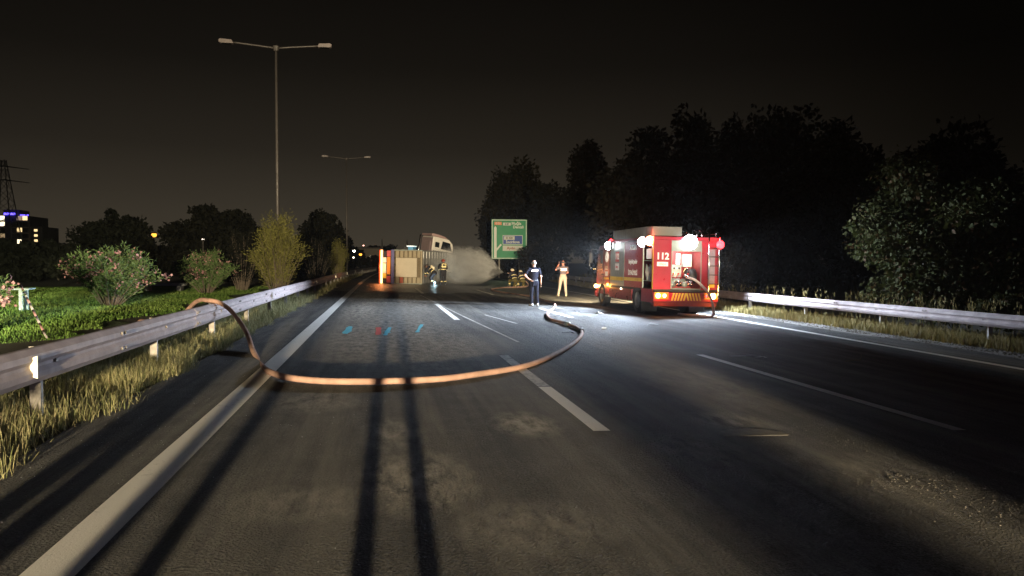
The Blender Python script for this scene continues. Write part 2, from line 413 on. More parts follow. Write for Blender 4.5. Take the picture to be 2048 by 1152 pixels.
grass_obj('meadow_grass', 'short bright green grass around the flowering oleander beyond the barrier', [blades(120000, pos_meadow, .015, .055, .010, 1.0, lambda x, y: np.clip(clump(x, y, .55)*.9+RNG.normal(0, .15, len(x)), 0, 1)), blades(5000, pos_meadow, .08, .22, .010, .6, lambda x, y: RNG.uniform(.4, 1, len(x))), blades(60000, pos_meadow_far, .03, .09, .026, 1.0, lambda x, y: np.clip(clump(x, y, .55)*.9+RNG.normal(0, .15, len(x)), 0, 1))], MEADOW)
def pos_right(n):
    y = 8+RNG.uniform(0, 1, n)**1.3*70; x = railv(y)+RNG.uniform(-1.25, .9, n)
    return x, y, -KF*x-.03
grass_obj('dry_verge_grass', 'straw coloured dry grass along the gravel shoulder under the right barrier', [blades(26000, pos_right, .10, .34, .028, .5)], DRY)
def weeds():
    n = 260; y = 15+RNG.uniform(0, 1, n)**1.1*55; x = railv(y)+RNG.uniform(.5, 1.5, n); sets = []
    h = RNG.uniform(.55, 1.15, n)
    V, F3, T = blades(n, lambda k: (x, y, -KF*x-.1), .75, 1.2, .022, .18); sets.append((V, F3, T))
    reps = 14; xx = np.repeat(x, reps)+RNG.normal(0, .035, n*reps); yy = np.repeat(y, reps)+RNG.normal(0, .035, n*reps); zz = -KF*xx-.1+RNG.uniform(.35, 1.0, n*reps)
    sets.append(blades(n*reps, lambda k: (xx, yy, zz), .06, .16, .022, .7)); return sets
grass_obj('weed_stalks', 'pale dry weed stalks standing behind the right barrier', weeds(), DRY)

# ------------------------------------------------------------------ trees and bushes
def leaf_quads(P, D, L, W):
    """one diamond leaf per point: P centres, D direction, length L, width W"""
    n = len(P); D = D/np.linalg.norm(D, axis=1, keepdims=True)
    R = RNG.normal(size=(n, 3)); S = np.cross(D, R); S /= np.linalg.norm(S, axis=1, keepdims=True)
    N = np.cross(S, D); L = np.asarray(L).reshape(-1, 1); W = np.asarray(W).reshape(-1, 1)
    V = np.empty((n, 4, 3)); V[:, 0] = P-D*L/2; V[:, 1] = P+S*W/2+N*L*.08; V[:, 2] = P+D*L/2-N*L*.06; V[:, 3] = P-S*W/2+N*L*.08
    return V.reshape(-1, 3), np.arange(n*4).reshape(-1, 4)
def in_ball(n, shell=.0):
    v = RNG.normal(size=(n, 3)); v /= np.linalg.norm(v, axis=1, keepdims=True)
    return v*(shell+(1-shell)*RNG.uniform(0, 1, (n, 1))**.45)
BARK = mat('bark', (.09, .07, .05), .9, 0, .3, 7, .8, 30); BARK_PALE = mat('pale_bark', (.26, .22, .18), .85, 0, .25, 6, .5, 25)
def tree(name, label, base, height, rx, ry, n_leaf, leaf, m, seed, group=None, cat='tree', low=.25, bark=None, n_cl=26, droop=.0, aspect=.42, lean=(0, 0), top=1.0, fat=1.0):
    r = random.Random(seed); bark = bark or BARK
    root = thing(name, label, cat, base, (0, 0, 0), group)
    cz = height*(low+1)/2; rz = height*(1-low)/2
    cl = []
    for i in range(n_cl):
        while True:
            v = Vector((r.uniform(-1, 1), r.uniform(-1, 1), r.uniform(-1, 1)))
            if .25 < v.length < .92: break
        s = fat*r.uniform(.20, .40)*(1.1-.35*max(0, v.z)*top)
        c = Vector((v.x*rx*(1-.3*max(0, v.z)*top)+lean[0]*(v.z+1), v.y*ry*(1-.3*max(0, v.z)*top)+lean[1]*(v.z+1), cz+v.z*rz))
        cl.append((c, Vector((rx*s*r.uniform(.8, 1.3), ry*s*r.uniform(.8, 1.3), rz*s*r.uniform(.6, 1.0)))))
    ws = np.array([a.x*a.y*a.z for _, a in cl])**.7; ws /= ws.sum(); cnt = np.maximum(20, (ws*n_leaf).astype(int))
    Ps = []; Ds = []; Ts = []
    for (c, a), k in zip(cl, cnt):
        q = in_ball(k, .25); q *= (1+.25*np.sin(q[:, :1]*5+seed)*np.cos(q[:, 1:2]*6)); Ps.append(np.array(c)+q*np.array(a)); 
        d = q+RNG.normal(0, .7, (k, 3)); d[:, 2] -= droop; Ds.append(d); Ts.append(np.clip(RNG.normal(.5, .22, k)+r.uniform(-.2, .2), 0, 1))
    P = np.concatenate(Ps); D = np.concatenate(Ds); T = np.concatenate(Ts)
    P[:, 2] = np.maximum(P[:, 2], .05)
    L = leaf*RNG.uniform(.6, 1.3, len(P)); V, Q = leaf_quads(P, D, L, L*aspect)
    o = bpy.data.objects.new('crown', mesh_np('crown', V, Q, m, np.repeat(T, 4))); link(o, root)
    tb = MB(); tr = max(.04, height*.022)
    top_p = Vector((lean[0]*1.2, lean[1]*1.2, height*(low+.55*(1-low))))
    tb.tube(spline([(0, 0, -.4), (tr*.4, 0, height*low*.5), (lean[0]*.6-tr*.5, lean[1]*.6, height*low+.1*height), top_p], 4), [tr*1.25*(1-.75*i/12) for i in range(13)], 9)
    tb.part('trunk', bark, root, True)
    lb = MB()
    for c, a in cl[:14]:
        s0 = top_p*r.uniform(.35, .95); s0.z = max(s0.z, height*low*.5); mid = (s0+c)/2+Vector((0, 0, -.06*height*r.random()))
        lb.tube(spline([s0, mid, c], 3), [tr*.42*(1-.8*i/6) for i in range(7)], 6)
    lb.part('limbs', bark, root, True)
    return root
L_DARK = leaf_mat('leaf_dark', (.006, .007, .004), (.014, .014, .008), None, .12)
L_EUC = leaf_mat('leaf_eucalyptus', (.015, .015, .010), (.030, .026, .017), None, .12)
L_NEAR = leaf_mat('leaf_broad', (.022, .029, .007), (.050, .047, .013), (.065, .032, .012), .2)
L_OLE = leaf_mat('leaf_oleander', (.07, .125, .035), (.15, .21, .085), None, .2)
L_TAM = leaf_mat('leaf_feathery', (.115, .115, .028), (.21, .20, .06), None, .25)
PETAL = leaf_mat('petal_pink', (.30, .15, .15), (.46, .28, .27), None, .3)

GT = 'tall dark trees behind the right barrier'
def rtree(px, pytop, Y, halfpx, label, seed, m=None, n=9000, leaf=.32, low=.05, **k):
    a = atY(px, pytop, Y); s = math.hypot(Y, a.x)/F_PX
    gzv = -.9
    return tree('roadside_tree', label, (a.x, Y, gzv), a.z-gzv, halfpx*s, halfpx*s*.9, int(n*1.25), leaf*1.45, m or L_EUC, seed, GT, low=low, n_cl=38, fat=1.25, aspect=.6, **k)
rtree(1030, 318, 118, 62, 'dark eucalyptus with pale bare trunk rising behind the green road sign', 21, n=11000, leaf=.42, bark=BARK_PALE)
rtree(985, 398, 112, 24, 'narrow dark tree at the left flank of the green road sign', 22, n=4500, leaf=.38)
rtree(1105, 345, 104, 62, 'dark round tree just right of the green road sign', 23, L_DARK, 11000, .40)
rtree(1182, 272, 112, 46, 'taller dark tree with a notched top between two lower crowns', 24, n=9000, leaf=.42)
rtree(1290, 268, 70, 105, 'broad dark tree standing right behind the fire engine cab', 25, n=14000, leaf=.34)
rtree(1385, 214, 62, 55, 'slender tall tree rising above the fire engine roof locker', 26, n=8000, leaf=.34)
rtree(1475, 206, 58, 75, 'tall dark tree above the rear ladder of the fire engine', 27, n=10000, leaf=.34)
rtree(1590, 192, 52, 105, 'tallest dark tree behind the right barrier', 28, n=13000, leaf=.34)
rtree(1715, 272, 44, 100, 'dim dark tree behind the broad leaved tree', 29, L_DARK, 11000, .30)
rtree(1900, 255, 36, 150, 'wide dark tree closing the view beyond the broad leaved tree', 30, L_DARK, 12000, .30)
rtree(1560, 470, 40, 95, 'low dark thicket tree behind the weed stalks', 31, L_DARK, 9000, .26)
rtree(1400, 440, 48, 80, 'low dark thicket tree behind the fire engine pump bay', 32, L_DARK, 7000, .28)
tree('broadleaf_tree', 'broad leaved tree with lit green leaves hanging over the right barrier', (17.9, 23.0, -.75), 6.0, 2.7, 2.6, 17000, .17, L_NEAR, 41, None, low=.10, n_cl=44, droop=.5, aspect=.62)
tree('broadleaf_tree', 'broad leaved tree with reddish upper leaves standing at the near end of the right barrier', (20.6, 20.5, -.85), 6.4, 3.0, 2.8, 17000, .17, L_NEAR, 42, None, low=.08, n_cl=40, droop=.5, aspect=.62)
tree('low_bush', 'low leafy bush behind the right barrier under the broad leaved tree', (17.2, 18.6, -.6), 1.5, 1.3, 1.0, 1500, .17, L_NEAR, 43, None, 'bush', low=.05, n_cl=14, aspect=.6)
tree('low_bush', 'dark bush hiding the lower right corner of the green road sign', atY(1078, 560, 84)*1 - Vector((0, 0, .4)), 4.9, 2.3, 1.8, 4500, .26, L_EUC, 44, None, 'bush', low=.05, n_cl=22)
tree('low_bush', 'small dim bush in front of the dark trees beside the broad leaved tree', (15.4, 33, -.55), 3.4, 1.7, 1.5, 3000, .2, L_EUC, 45, None, 'bush', low=.05, n_cl=16)

def bush(name, label, p, height, rx, n, leaf, m, seed, flowers=0, aspect=.2, group=None, n_cl=34, petal=.085):
    """many upright stems fanning from the base, leaves along them, flower clusters at the tips"""
    r = random.Random(seed); root = thing(name, label, 'bush', p, (0, 0, 0), group)
    sb = MB(); Ps = []; Ds = []; Ts = []; tips = []
    for i in range(n_cl):
        an = r.uniform(0, 2*pi); q = r.random()**.6; hh = height*(1-.45*q*q)*r.uniform(.78, 1.05)
        tip = Vector((math.cos(an)*rx*q, math.sin(an)*rx*q*.9, hh)); b = Vector((math.cos(an)*.25*q, math.sin(an)*.25*q, 0)); mid = b.lerp(tip, .5)+Vector((0, 0, hh*.12))
        sp = spline([b, mid, tip], 4); sb.tube(sp, [.022*(1-.7*j/8) for j in range(9)], 5); tips.append(tip)
        k = n//n_cl; t = RNG.uniform(.12, 1.02, k)**.8; idx = np.clip(t*8, 0, 7.99); i0 = idx.astype(int); fr = (idx-i0)[:, None]
        S = np.array([list(v) for v in sp]); c = S[i0]*(1-fr)+S[np.minimum(i0+1, 8)]*fr
        d = RNG.normal(0, 1, (k, 3)); d[:, 2] = np.abs(d[:, 2])*.9+.1; dn = d/np.linalg.norm(d, axis=1, keepdims=True)
        Ps.append(c+dn*RNG.uniform(.02, .20+.06*height, (k, 1))); Ds.append(d); Ts.append(np.clip(RNG.normal(.5, .25, k), 0, 1))
    P = np.concatenate(Ps); P[:, 2] = np.maximum(P[:, 2], .04); L = leaf*RNG.uniform(.6, 1.3, len(P)); V, Q = leaf_quads(P, np.concatenate(Ds), L, L*aspect)
    link(bpy.data.objects.new('crown', mesh_np('crown', V, Q, m, np.repeat(np.concatenate(Ts), 4))), root)
    sb.part('stems', BARK, root, True)
    if flowers:
        FP = []
        for i in range(flowers):
            t = tips[r.randrange(len(tips))]; c = np.array(t*r.uniform(.72, 1.04)+Vector((r.uniform(-.25, .25), r.uniform(-.25, .25), r.uniform(-.1, .15))))
            FP.append(c+RNG.normal(0, .07, (9, 3)))
        FP = np.concatenate(FP); FP[:, 2] = np.maximum(FP[:, 2], .2); L = petal*RNG.uniform(.7, 1.3, len(FP)); V, Q = leaf_quads(FP, RNG.normal(0, 1, FP.shape), L, L*.9)
        o = bpy.data.objects.new('flowers', mesh_np('flowers', V, Q, PETAL, np.repeat(RNG.uniform(0, 1, len(FP)), 4))); link(o, root); o['kind'] = 'stuff'
    return root
bush('oleander_bush', 'green oleander with pink blossom on the lit grass beyond the left barrier', (-9.6, 29.5, .02), 2.15, 1.75, 11000, .15, L_OLE, 51, 80, n_cl=48)
bush('oleander_bush', 'dim reddish oleander between the green one and the feathery yellow shrub', (-8.7, 40.5, .02), 2.1, 1.75, 9000, .16, L_OLE, 52, 85, n_cl=44)
bush('oleander_bush', 'oleander with mauve blossom at the near end of the grass, close to the teal rail', (-8.5, 17.4, .02), 1.75, .95, 5000, .13, L_OLE, 53, 60)
bush('feathery_shrub', 'tall yellow green feathery shrub around the foot of the lamp post', (atY(556, 555, 37.4).x, 37.4, .0), 3.9, 1.30, 12000, .17, L_TAM, 54, 0, .16, n_cl=60)
bush('feathery_shrub', 'dark feathery shrub between the lamp post shrub and the slim bright one', (atY(632, 550, 52).x, 52, .0), 3.3, 1.1, 6000, .18, L_DARK, 55, 0, .18, n_cl=40)
bush('feathery_shrub', 'slim yellow green shrub next to the farther lamp post', (atY(676, 548, 66).x, 66, .0), 3.5, .85, 5200, .17, L_TAM, 56, 0, .16, n_cl=34)
bush('feathery_shrub', 'dim shrub leaning between the reddish oleander and the feathery yellow shrub', (atY(485, 555, 44).x, 44, .0), 3.3, 1.1, 5000, .18, L_DARK, 57, 0, .18, n_cl=30)
GL = 'black trees against the night glow on the left'
def ltree(px, pytop, Y, halfpx, label, seed, n=7000, leaf=.4, m=None):
    a = atY(px, pytop, Y); s = math.hypot(Y, a.x)/F_PX
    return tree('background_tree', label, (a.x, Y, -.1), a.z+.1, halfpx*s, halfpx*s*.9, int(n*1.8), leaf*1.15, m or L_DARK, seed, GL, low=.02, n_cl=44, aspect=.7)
ltree(225, 420, 85, 70, 'black tree with a tall crown right of the oleander top', 61)
ltree(435, 402, 80, 84, 'large round black tree between the orange lamp and the lamp post shrub', 62, 11000)
ltree(640, 412, 95, 50, 'black tree behind the lamp post with a rounded top', 63)
ltree(665, 450, 110, 38, 'black tree stepping down towards the farther lamp post', 64, 4000)
ltree(115, 478, 75, 62, 'low black tree in front of the lit apartment block', 65, 6000)
ltree(30, 485, 70, 60, 'low black tree below the blue lit apartment roof', 66, 5000)
ltree(310, 490, 90, 50, 'low black tree under the orange street lamp', 67, 4000)
ltree(520, 452, 100, 40, 'small black tree half hidden by the feathery yellow shrub', 68, 3500)
ltree(180, 500, 62, 60, 'low black hedge tree behind the green oleander', 69, 5000, .3)
ltree(420, 500, 66, 70, 'low black hedge tree behind the reddish oleander', 70, 5000, .3)
ltree(590, 490, 72, 50, 'low black hedge tree behind the lamp post shrub', 71, 4500, .3)

# ------------------------------------------------------------------ guard rails
def w_beam(length, hgt, side):
    """corrugated beam along +Y, its ridges towards side (+1 = +X)"""
    k = hgt/.31
    pr = [(.0, .155), (.030, .150), (.074, .100), (.080, .050), (.052, .014), (.052, -.014), (.080, -.050), (.074, -.100), (.030, -.150), (.0, -.155)]
    fr = [(d*side, z*k) for d, z in pr]; bk = [(d*side-.004*side, z*k*.985) for d, z in reversed(pr)]
    return MB().prism(fr+bk, 'y', -.15, length)
def hexbolt(r=.022, h=.018): return MB().prism([(r*math.cos(i*pi/3), r*math.sin(i*pi/3)) for i in range(6)], 'x', 0, h)
def guardrail(label, fx, ztop, y0, y1, side, hgt, bolts_to, refl, gap=4.0):
    root = thing('guardrail', label, 'guardrail', (fx(y0), y0, 0))
    bm_ = w_beam(gap, hgt, side).mesh('beam', GALV, False)
    pm = MB(); pm.bx(-.05, .05, -.03, -.024, -1.2, 0); pm.bx(-.05, -.044, -.0235, .03, -1.2, -.001); pm.bx(.044, .05, -.0235, .03, -1.2, -.001)
    pm = pm.mesh('post', GALV_POST); sm = MB(); sm.bx(-.05, .05, -.045, .045, -.10, .10); sm = sm.mesh('spacer', GALV_POST); bo = hexbolt().mesh('bolt', GALV_POST)
    rm = MB(); rm.prism([(.0, -.07), (.0, .07), (.10*side, .105), (.10*side, -.105)], 'y', -.006, .006); rm = rm.mesh('reflector', REFLECT)
    def put(name, me, loc, rz=0.0, pitch=0.0):
        o = bpy.data.objects.new(name, me); link(o, root); o.location = Vector(loc)-root.location; o.rotation_euler = (pitch, 0, rz); return o
    y = y0; i = 0
    while y < y1:
        xa, xb = fx(y), fx(y+gap); za, zb = ztop(xa, y)-hgt/2, ztop(xb, y+gap)-hgt/2
        an = -math.atan2(xb-xa, gap)
        put('beam', bm_, (xa+(i % 2)*.005*side, y, za), an, math.atan2(zb-za, gap))
        dist = y
        put('post', pm, (xa-side*.12, y+2, ztop(xa, y)-.03), an)
        put('spacer', sm, (xa-side*.054, y+2, za), an)
        if dist < bolts_to:
            for (dy, dz, dd) in ((-.10, .085, .083), (.02, .085, .083), (-.10, -.085, .083), (.02, -.085, .083), (2.0, 0, .053)):
                b = put('bolt', bo, (xa+side*(dd+.004), y+dy, za+dz*hgt/.31)); b.rotation_euler = (0, 0, 0 if side > 0 else pi)
        y += gap; i += 1
    for yr in refl:
        x = fx(yr); put('reflector', rm, (x+side*.02, yr, ztop(x, yr)-hgt/2))
    return root
guardrail('steel guardrail on posts in yellow grass with trapezoid reflectors, draped by the orange hose', lambda y: -3.28+bend(y), lambda x, y: .80, 2.3, 150, 1, .345, 30, [7.75, 23.3, 38.9, 54.5, 70.1, 85.7, 101])
guardrail('bright steel guardrail behind the parked fire engine on dry grass', rail_r, lambda x, y: gz(x)+.70, 2, 150, -1, .32, 40, [34, 50, 66])

# ------------------------------------------------------------------ lamp posts
POLE = mat('pole_galvanised', (.058, .052, .048), .55, .3, .12, 3); HEADM = mat('luminaire_grey', (.12, .10, .095), .5, 0, .1)
def lamp_post(label, base, h, arm, group='double arm lamp posts behind the left barrier', rz=0.0):
    root = thing('lamp_post', label, 'lamp post', base, (0, 0, rz), group)
    MB().tube([(0, 0, 0), (0, 0, h*.5), (0, 0, h)], [.105, .078, .055], 10).part('pole', POLE, root, True)
    b = MB(); b.bx(-.2, .2, -.2, .2, -.1, .03); b.part('base_plate', POLE, root)
    MB().cyl((0, 0, h-.12), (0, 0, h+.10), .11, .16, 10).part('collar', POLE, root)
    for s in (-1, 1):
        MB().tube(spline([(s*.08, 0, h+.02), (s*arm*.5, 0, h+.11), (s*arm, 0, h+.20)], 4), .042, 8).part('arm', POLE, root, True)
        hd = MB(); x0, x1 = arm-.05, arm+.62
        hd.prism([(s*x0, h+.13), (s*(x0+.08), h+.30), (s*(x1-.08), h+.33), (s*x1, h+.27), (s*x1, h+.18), (s*(x1-.1), h+.13)], 'y', -.13, .13)
        o = hd.part('lamp_head', HEADM, root, False, .02)
        g = MB(); g.bx(min(s*(x0+.12), s*(x1-.12)), max(s*(x0+.12), s*(x1-.12)), -.10, .10, h+.118, h+.132); g.part('lens', GLASS, root)
    return root
p1 = atY(556, 500, 38); lamp_post('unlit double arm lamp post rising from the feathery yellow shrub', (p1.x, 38, -.02), atY(555, 97, 38).z+.02, 1.95)
p2 = atY(694, 500, 78); lamp_post('unlit double arm lamp post standing next to the slim bright shrub', (p2.x, 78, -.02), atY(694, 318, 78).z+.02, 1.75)
def slim_pole(label, px, Y, pyt, pyb, grp='slim poles beyond the overturned truck'):
    a = atY(px, pyt, Y); r = thing('slim_pole', label, 'pole', (a.x, Y, -.1), (0, 0, 0), grp)
    MB().tube([(0, 0, 0), (0, 0, a.z*.8), (0, 0, a.z+.1)], [.11, .10, .08], 8).part('shaft', POLE, r, True)
    k = MB(); k.cyl((0, 0, a.z-.4), (0, 0, a.z+.35), .07, .045, 8); k.part('tip', BLACK, r)
slim_pole('pale slim pole with dark tip above the burning tail lamp of the overturned truck', 764, 92, 482, 500)
slim_pole('pale slim pole with dark tip above the blue tank of the overturned truck', 814, 92, 484, 500)

# ------------------------------------------------------------------ distant lights, building, pylon
def far_lamp(label, px, py, Y, m, r_, zb=-.3, grp='distant street lamps'):
    a = atY(px, py, Y); root = thing('street_lamp', label, 'street lamp', (a.x, Y, zb), (0, 0, 0), grp)
    h = a.z-zb
    MB().tube([(0, 0, 0), (0, 0, h-.1), (r_*.4, -.1, h+r_*1.2)], [.09, .06, .05], 8).part('pole', POLE, root, True)
    c = MB(); c.cyl((0, 0, h+r_*.6), (0, 0, h+r_*1.15), r_*1.2, r_*.5, 10); c.part('cap', HEADM, root)
    MB().sphere((0, 0, h), (r_, r_, r_*.8), 10, 7).part('globe', m, root, True)
far_lamp('orange street lamp glowing above the black tree', 308, 470, 130, emit('far_amber', (1.0, .40, .05), 2.6), .42)
far_lamp('small white lamp in front of the large round black tree', 406, 478.5, 70, emit('far_white', (1.0, .85, .7), 6), .09)
far_lamp('pale lamp on the far bank left of the overturned truck', 708, 502, 190, emit('far_pale', (1.0, .95, .75), 14), .30)
far_lamp('orange lamp on a post on the far bank left of the overturned truck', 721, 509, 180, emit('far_amber', (1.0, .40, .05), 2.6), .36)
far_lamp('faint low lamp under the orange one on the far bank', 707, 515, 170, emit('far_faint', (1.0, .8, .55), 6), .2)
far_lamp('tiny reddish lamp above the far bank roof', 727, 491, 240, emit('far_red', (1.0, .5, .35), 6), .22)
CONC = mat('facade_render', (.30, .27, .22), .9, 0, .15, .3); CONC_D = mat('facade_dark', (.10, .09, .085), .9, 0, .2, .3)
LIT = [emit('window_warm', (1.0, .72, .35), 1.5), emit('window_cream', (1.0, .85, .58), 2.4), emit('window_dim', (1.0, .70, .38), .35)]
BLUE_L = emit('blue_strip_light', (.12, .08, 1.0), 4.0)
def apartment():
    Y = 300; s = math.hypot(Y, -130)/F_PX*.93
    a = atY(0, 520, Y); b = atY(82, 432, Y)
    root = thing('apartment_building', 'tall apartment block with lit windows and blue roof lighting beyond the trees', 'building', (a.x-6, Y, -.5))
    H = b.z+.5; W = b.x-a.x+6
    MB().bx(0, W*.80, 0, 16, 0, H).part('wall', CONC_D, root); MB().bx(W*.802, W, 1, 15, 0, H*.80).part('annexe', CONC_D, root)
    MB().bx(W*.42, W*.52, -1.2, -.02, 0, H*1.01).part('stair_tower', mat('blue_tower', (.08, .07, .2), .8, 0, .1, .3), root)
    r2 = random.Random(5)
    fl = 9; fh = H/fl
    for i in range(3, fl):
        bb = MB(); bb.bx(.6, W*.40, -1.1, -.02, i*fh-.12, i*fh+.12); bb.part('balcony', CONC, root)
        bb = MB(); bb.bx(W*.54, W*.79, -1.1, -.02, i*fh-.12, i*fh+.12); bb.part('balcony', CONC, root)
        for j in range(8):
            x = W*(.04+.093*j)
            if .39 < x/W < .53: continue
            lit = r2.random()
            m = LIT[1] if lit > .86 else LIT[0] if lit > .62 else LIT[2] if lit > .4 else GLASS
            o = MB().bx(x, x+1.6, -.06, -.015, i*fh+.5, i*fh+2.0).part('window', m, root)
    for i in range(3, 8): MB().bx(W*.86, W*.86+1.1, .9, .98, i*fh*.88+.4, i*fh*.88+1.2).part('window', LIT[0], root)
    MB().bx(W*.42, W*.60, -1.6, -1.25, H*1.012, H*1.012+.7).part('roof_light', BLUE_L, root)
    MB().bx(W*.66, W*.74, -.4, -.1, H*1.002, H*1.002+.4).part('roof_light', BLUE_L, root); MB().bx(W*.77, W*.795, -.4, -.1, H*1.002, H*1.002+.4).part('roof_light', BLUE_L, root)
    MB().bx(W*.36, W*.62, 1, 9, H+.004, H+2.2).part('roof_house', CONC_D, root)
apartment()
def pylon():
    Y = 150; t = atY(6, 316, Y); root = thing('lattice_pylon', 'dark lattice pylon rising in front of the apartment block', 'pylon', (t.x, Y, -.3))
    H = t.z; m = mat('pylon_steel', (.10, .095, .09), .7, .4, .1)
    def cor(z): k = 2.3*(1-z/H)+.35; return [(k, k, z), (-k, k, z), (-k, -k, z), (k, -k, z)]
    for c0, c1 in zip(cor(0), cor(H)): MB().cyl(c0, c1, .10, .07, 6).part('leg', m, root)
    lv = [H*(1-(1-i/9)**1.2) for i in range(10)]
    br = MB()
    for i in range(9):
        A, B = cor(lv[i]), cor(lv[i+1])
        for k in range(4): br.cyl(A[k], B[(k+1) % 4], .04, .04, 4); br.cyl(A[(k+1) % 4], B[k], .04, .04, 4)
    br.part('bracing', m, root)
    for z in (.80, .92): MB().tube([(-4.2, 0, H*z), (0, 0, H*z+.5), (4.2, 0, H*z)], [.06, .12, .06], 6).part('cross_arm', m, root)
pylon()
def far_building(label, px0, px1, pyt, Y, m, seed):
    a, b = atY(px0, pyt, Y), atY(px1, pyt, Y); root = thing('low_building', label, 'building', (a.x, Y, -1)); W = b.x-a.x; H = a.z+1
    MB().bx(0, W, 0, 9, 0, H).part('wall', m, root); MB().bx(-.3, W+.3, -.4, 9.3, H+.003, H+.35).part('roof', CONC_D, root)
    n = max(2, int(W/3)); r2 = random.Random(seed)
    for i in range(n): MB().bx(W*(i+.3)/n, W*(i+.3)/n+1.1, -.05, -.012, H*.5, H*.5+1.2).part('window', LIT[2] if r2.random() > .6 else GLASS, root)
far_building('low lit wall of a building on the far bank behind the lamps', 697, 762, 497, 215, CONC, 3)
far_building('low building far behind the overturned truck cab', 775, 850, 505, 260, CONC_D, 4)
ltree(770, 486, 235, 40, 'distant low treetop left behind the overturned truck', 73, 2500, .7); ltree(700, 492, 200, 25, 'distant treetop beside the far bank lamps', 74, 2000, .7); ltree(835, 492, 240, 45, 'distant low treetop behind the truck cab', 75, 2500, .7); ltree(930, 495, 230, 50, 'distant low treetop behind the water spray', 76, 2500, .7)
ltree(745, 512, 150, 30, 'low dark bush on the far bank under the orange lamp', 77, 3000, .4)

# picnic table frame, slab, striped pole in the grass on the left
TEAL = mat('pale_teal_paint', (.36, .50, .47), .6, 0, .15, 4, 0, 0, .3)
t = thing('park_table', 'pale teal wooden table standing in the grass beside the mauve oleander', 'table', (-12.0, 26.6, .02), (0, 0, .15))
for i in range(4): MB().bx(-1.0, 1.0, -.40+i*.2, -.22+i*.2, .72, .765).part('plank', TEAL, t)
for x in (-.75, .75):
    for y in (-.3, .3): MB().bx(x-.05, x+.05, y-.05, y+.05, 0, .68).part('leg', TEAL, t)
    MB().bx(x-.04, x+.04, -.38, .38, .681, .718).part('cross_bar', TEAL, t)
t = thing('stone_slab', 'low pale slab in the dark behind the two oleanders', 'slab', (-11.6, 44, 0))
MB().bx(-1.1, 1.1, -.3, .3, .35, .5).part('top', mat('pale_concrete', (.36, .37, .36), .9, 0, .15, 3), t); 
for x in (-.8, .8): MB().bx(x-.12, x+.12, -.25, .25, 0, .348).part('foot', mat('pale_concrete', (.36, .37, .36)), t)
q0, q1 = atY(42, 572, 19.5), Vector((-6.75, 17.0, .06))
t = thing('striped_pole', 'red and white striped barrier pole lying slanted in the grass', 'pole', q1)
PALE_RED = mat('faded_red', (.36, .20, .19), .6, 0, .1)
for i in range(8): MB().cyl((q0-q1)*(i/8), (q0-q1)*((i+1)/8), .024, .024, 10).part('stripe', PALE_RED if i % 2 else mat('faded_white', (.42, .38, .36), .6), t, True)

# ------------------------------------------------------------------ lettering
def text(s, size, loc, rot, m, parent, name='lettering', bold=0.0, sx=1.0, ext=.002):
    cu = bpy.data.curves.new('txt', 'FONT'); cu.body = s; cu.size = size; cu.align_x = 'CENTER'; cu.align_y = 'CENTER'; cu.extrude = ext; cu.offset = bold; cu.resolution_u = 2
    tmp = bpy.data.objects.new('txt', cu); COL.objects.link(tmp)
    dg = bpy.context.evaluated_depsgraph_get(); me = bpy.data.meshes.new_from_object(tmp.evaluated_get(dg)); COL.objects.unlink(tmp); bpy.data.objects.remove(tmp)
    me.materials.clear(); me.materials.append(m); me.name = name
    o = bpy.data.objects.new(name, me); link(o, parent); o.location = loc; o.rotation_euler = rot; o.scale = (sx, 1, 1); return o

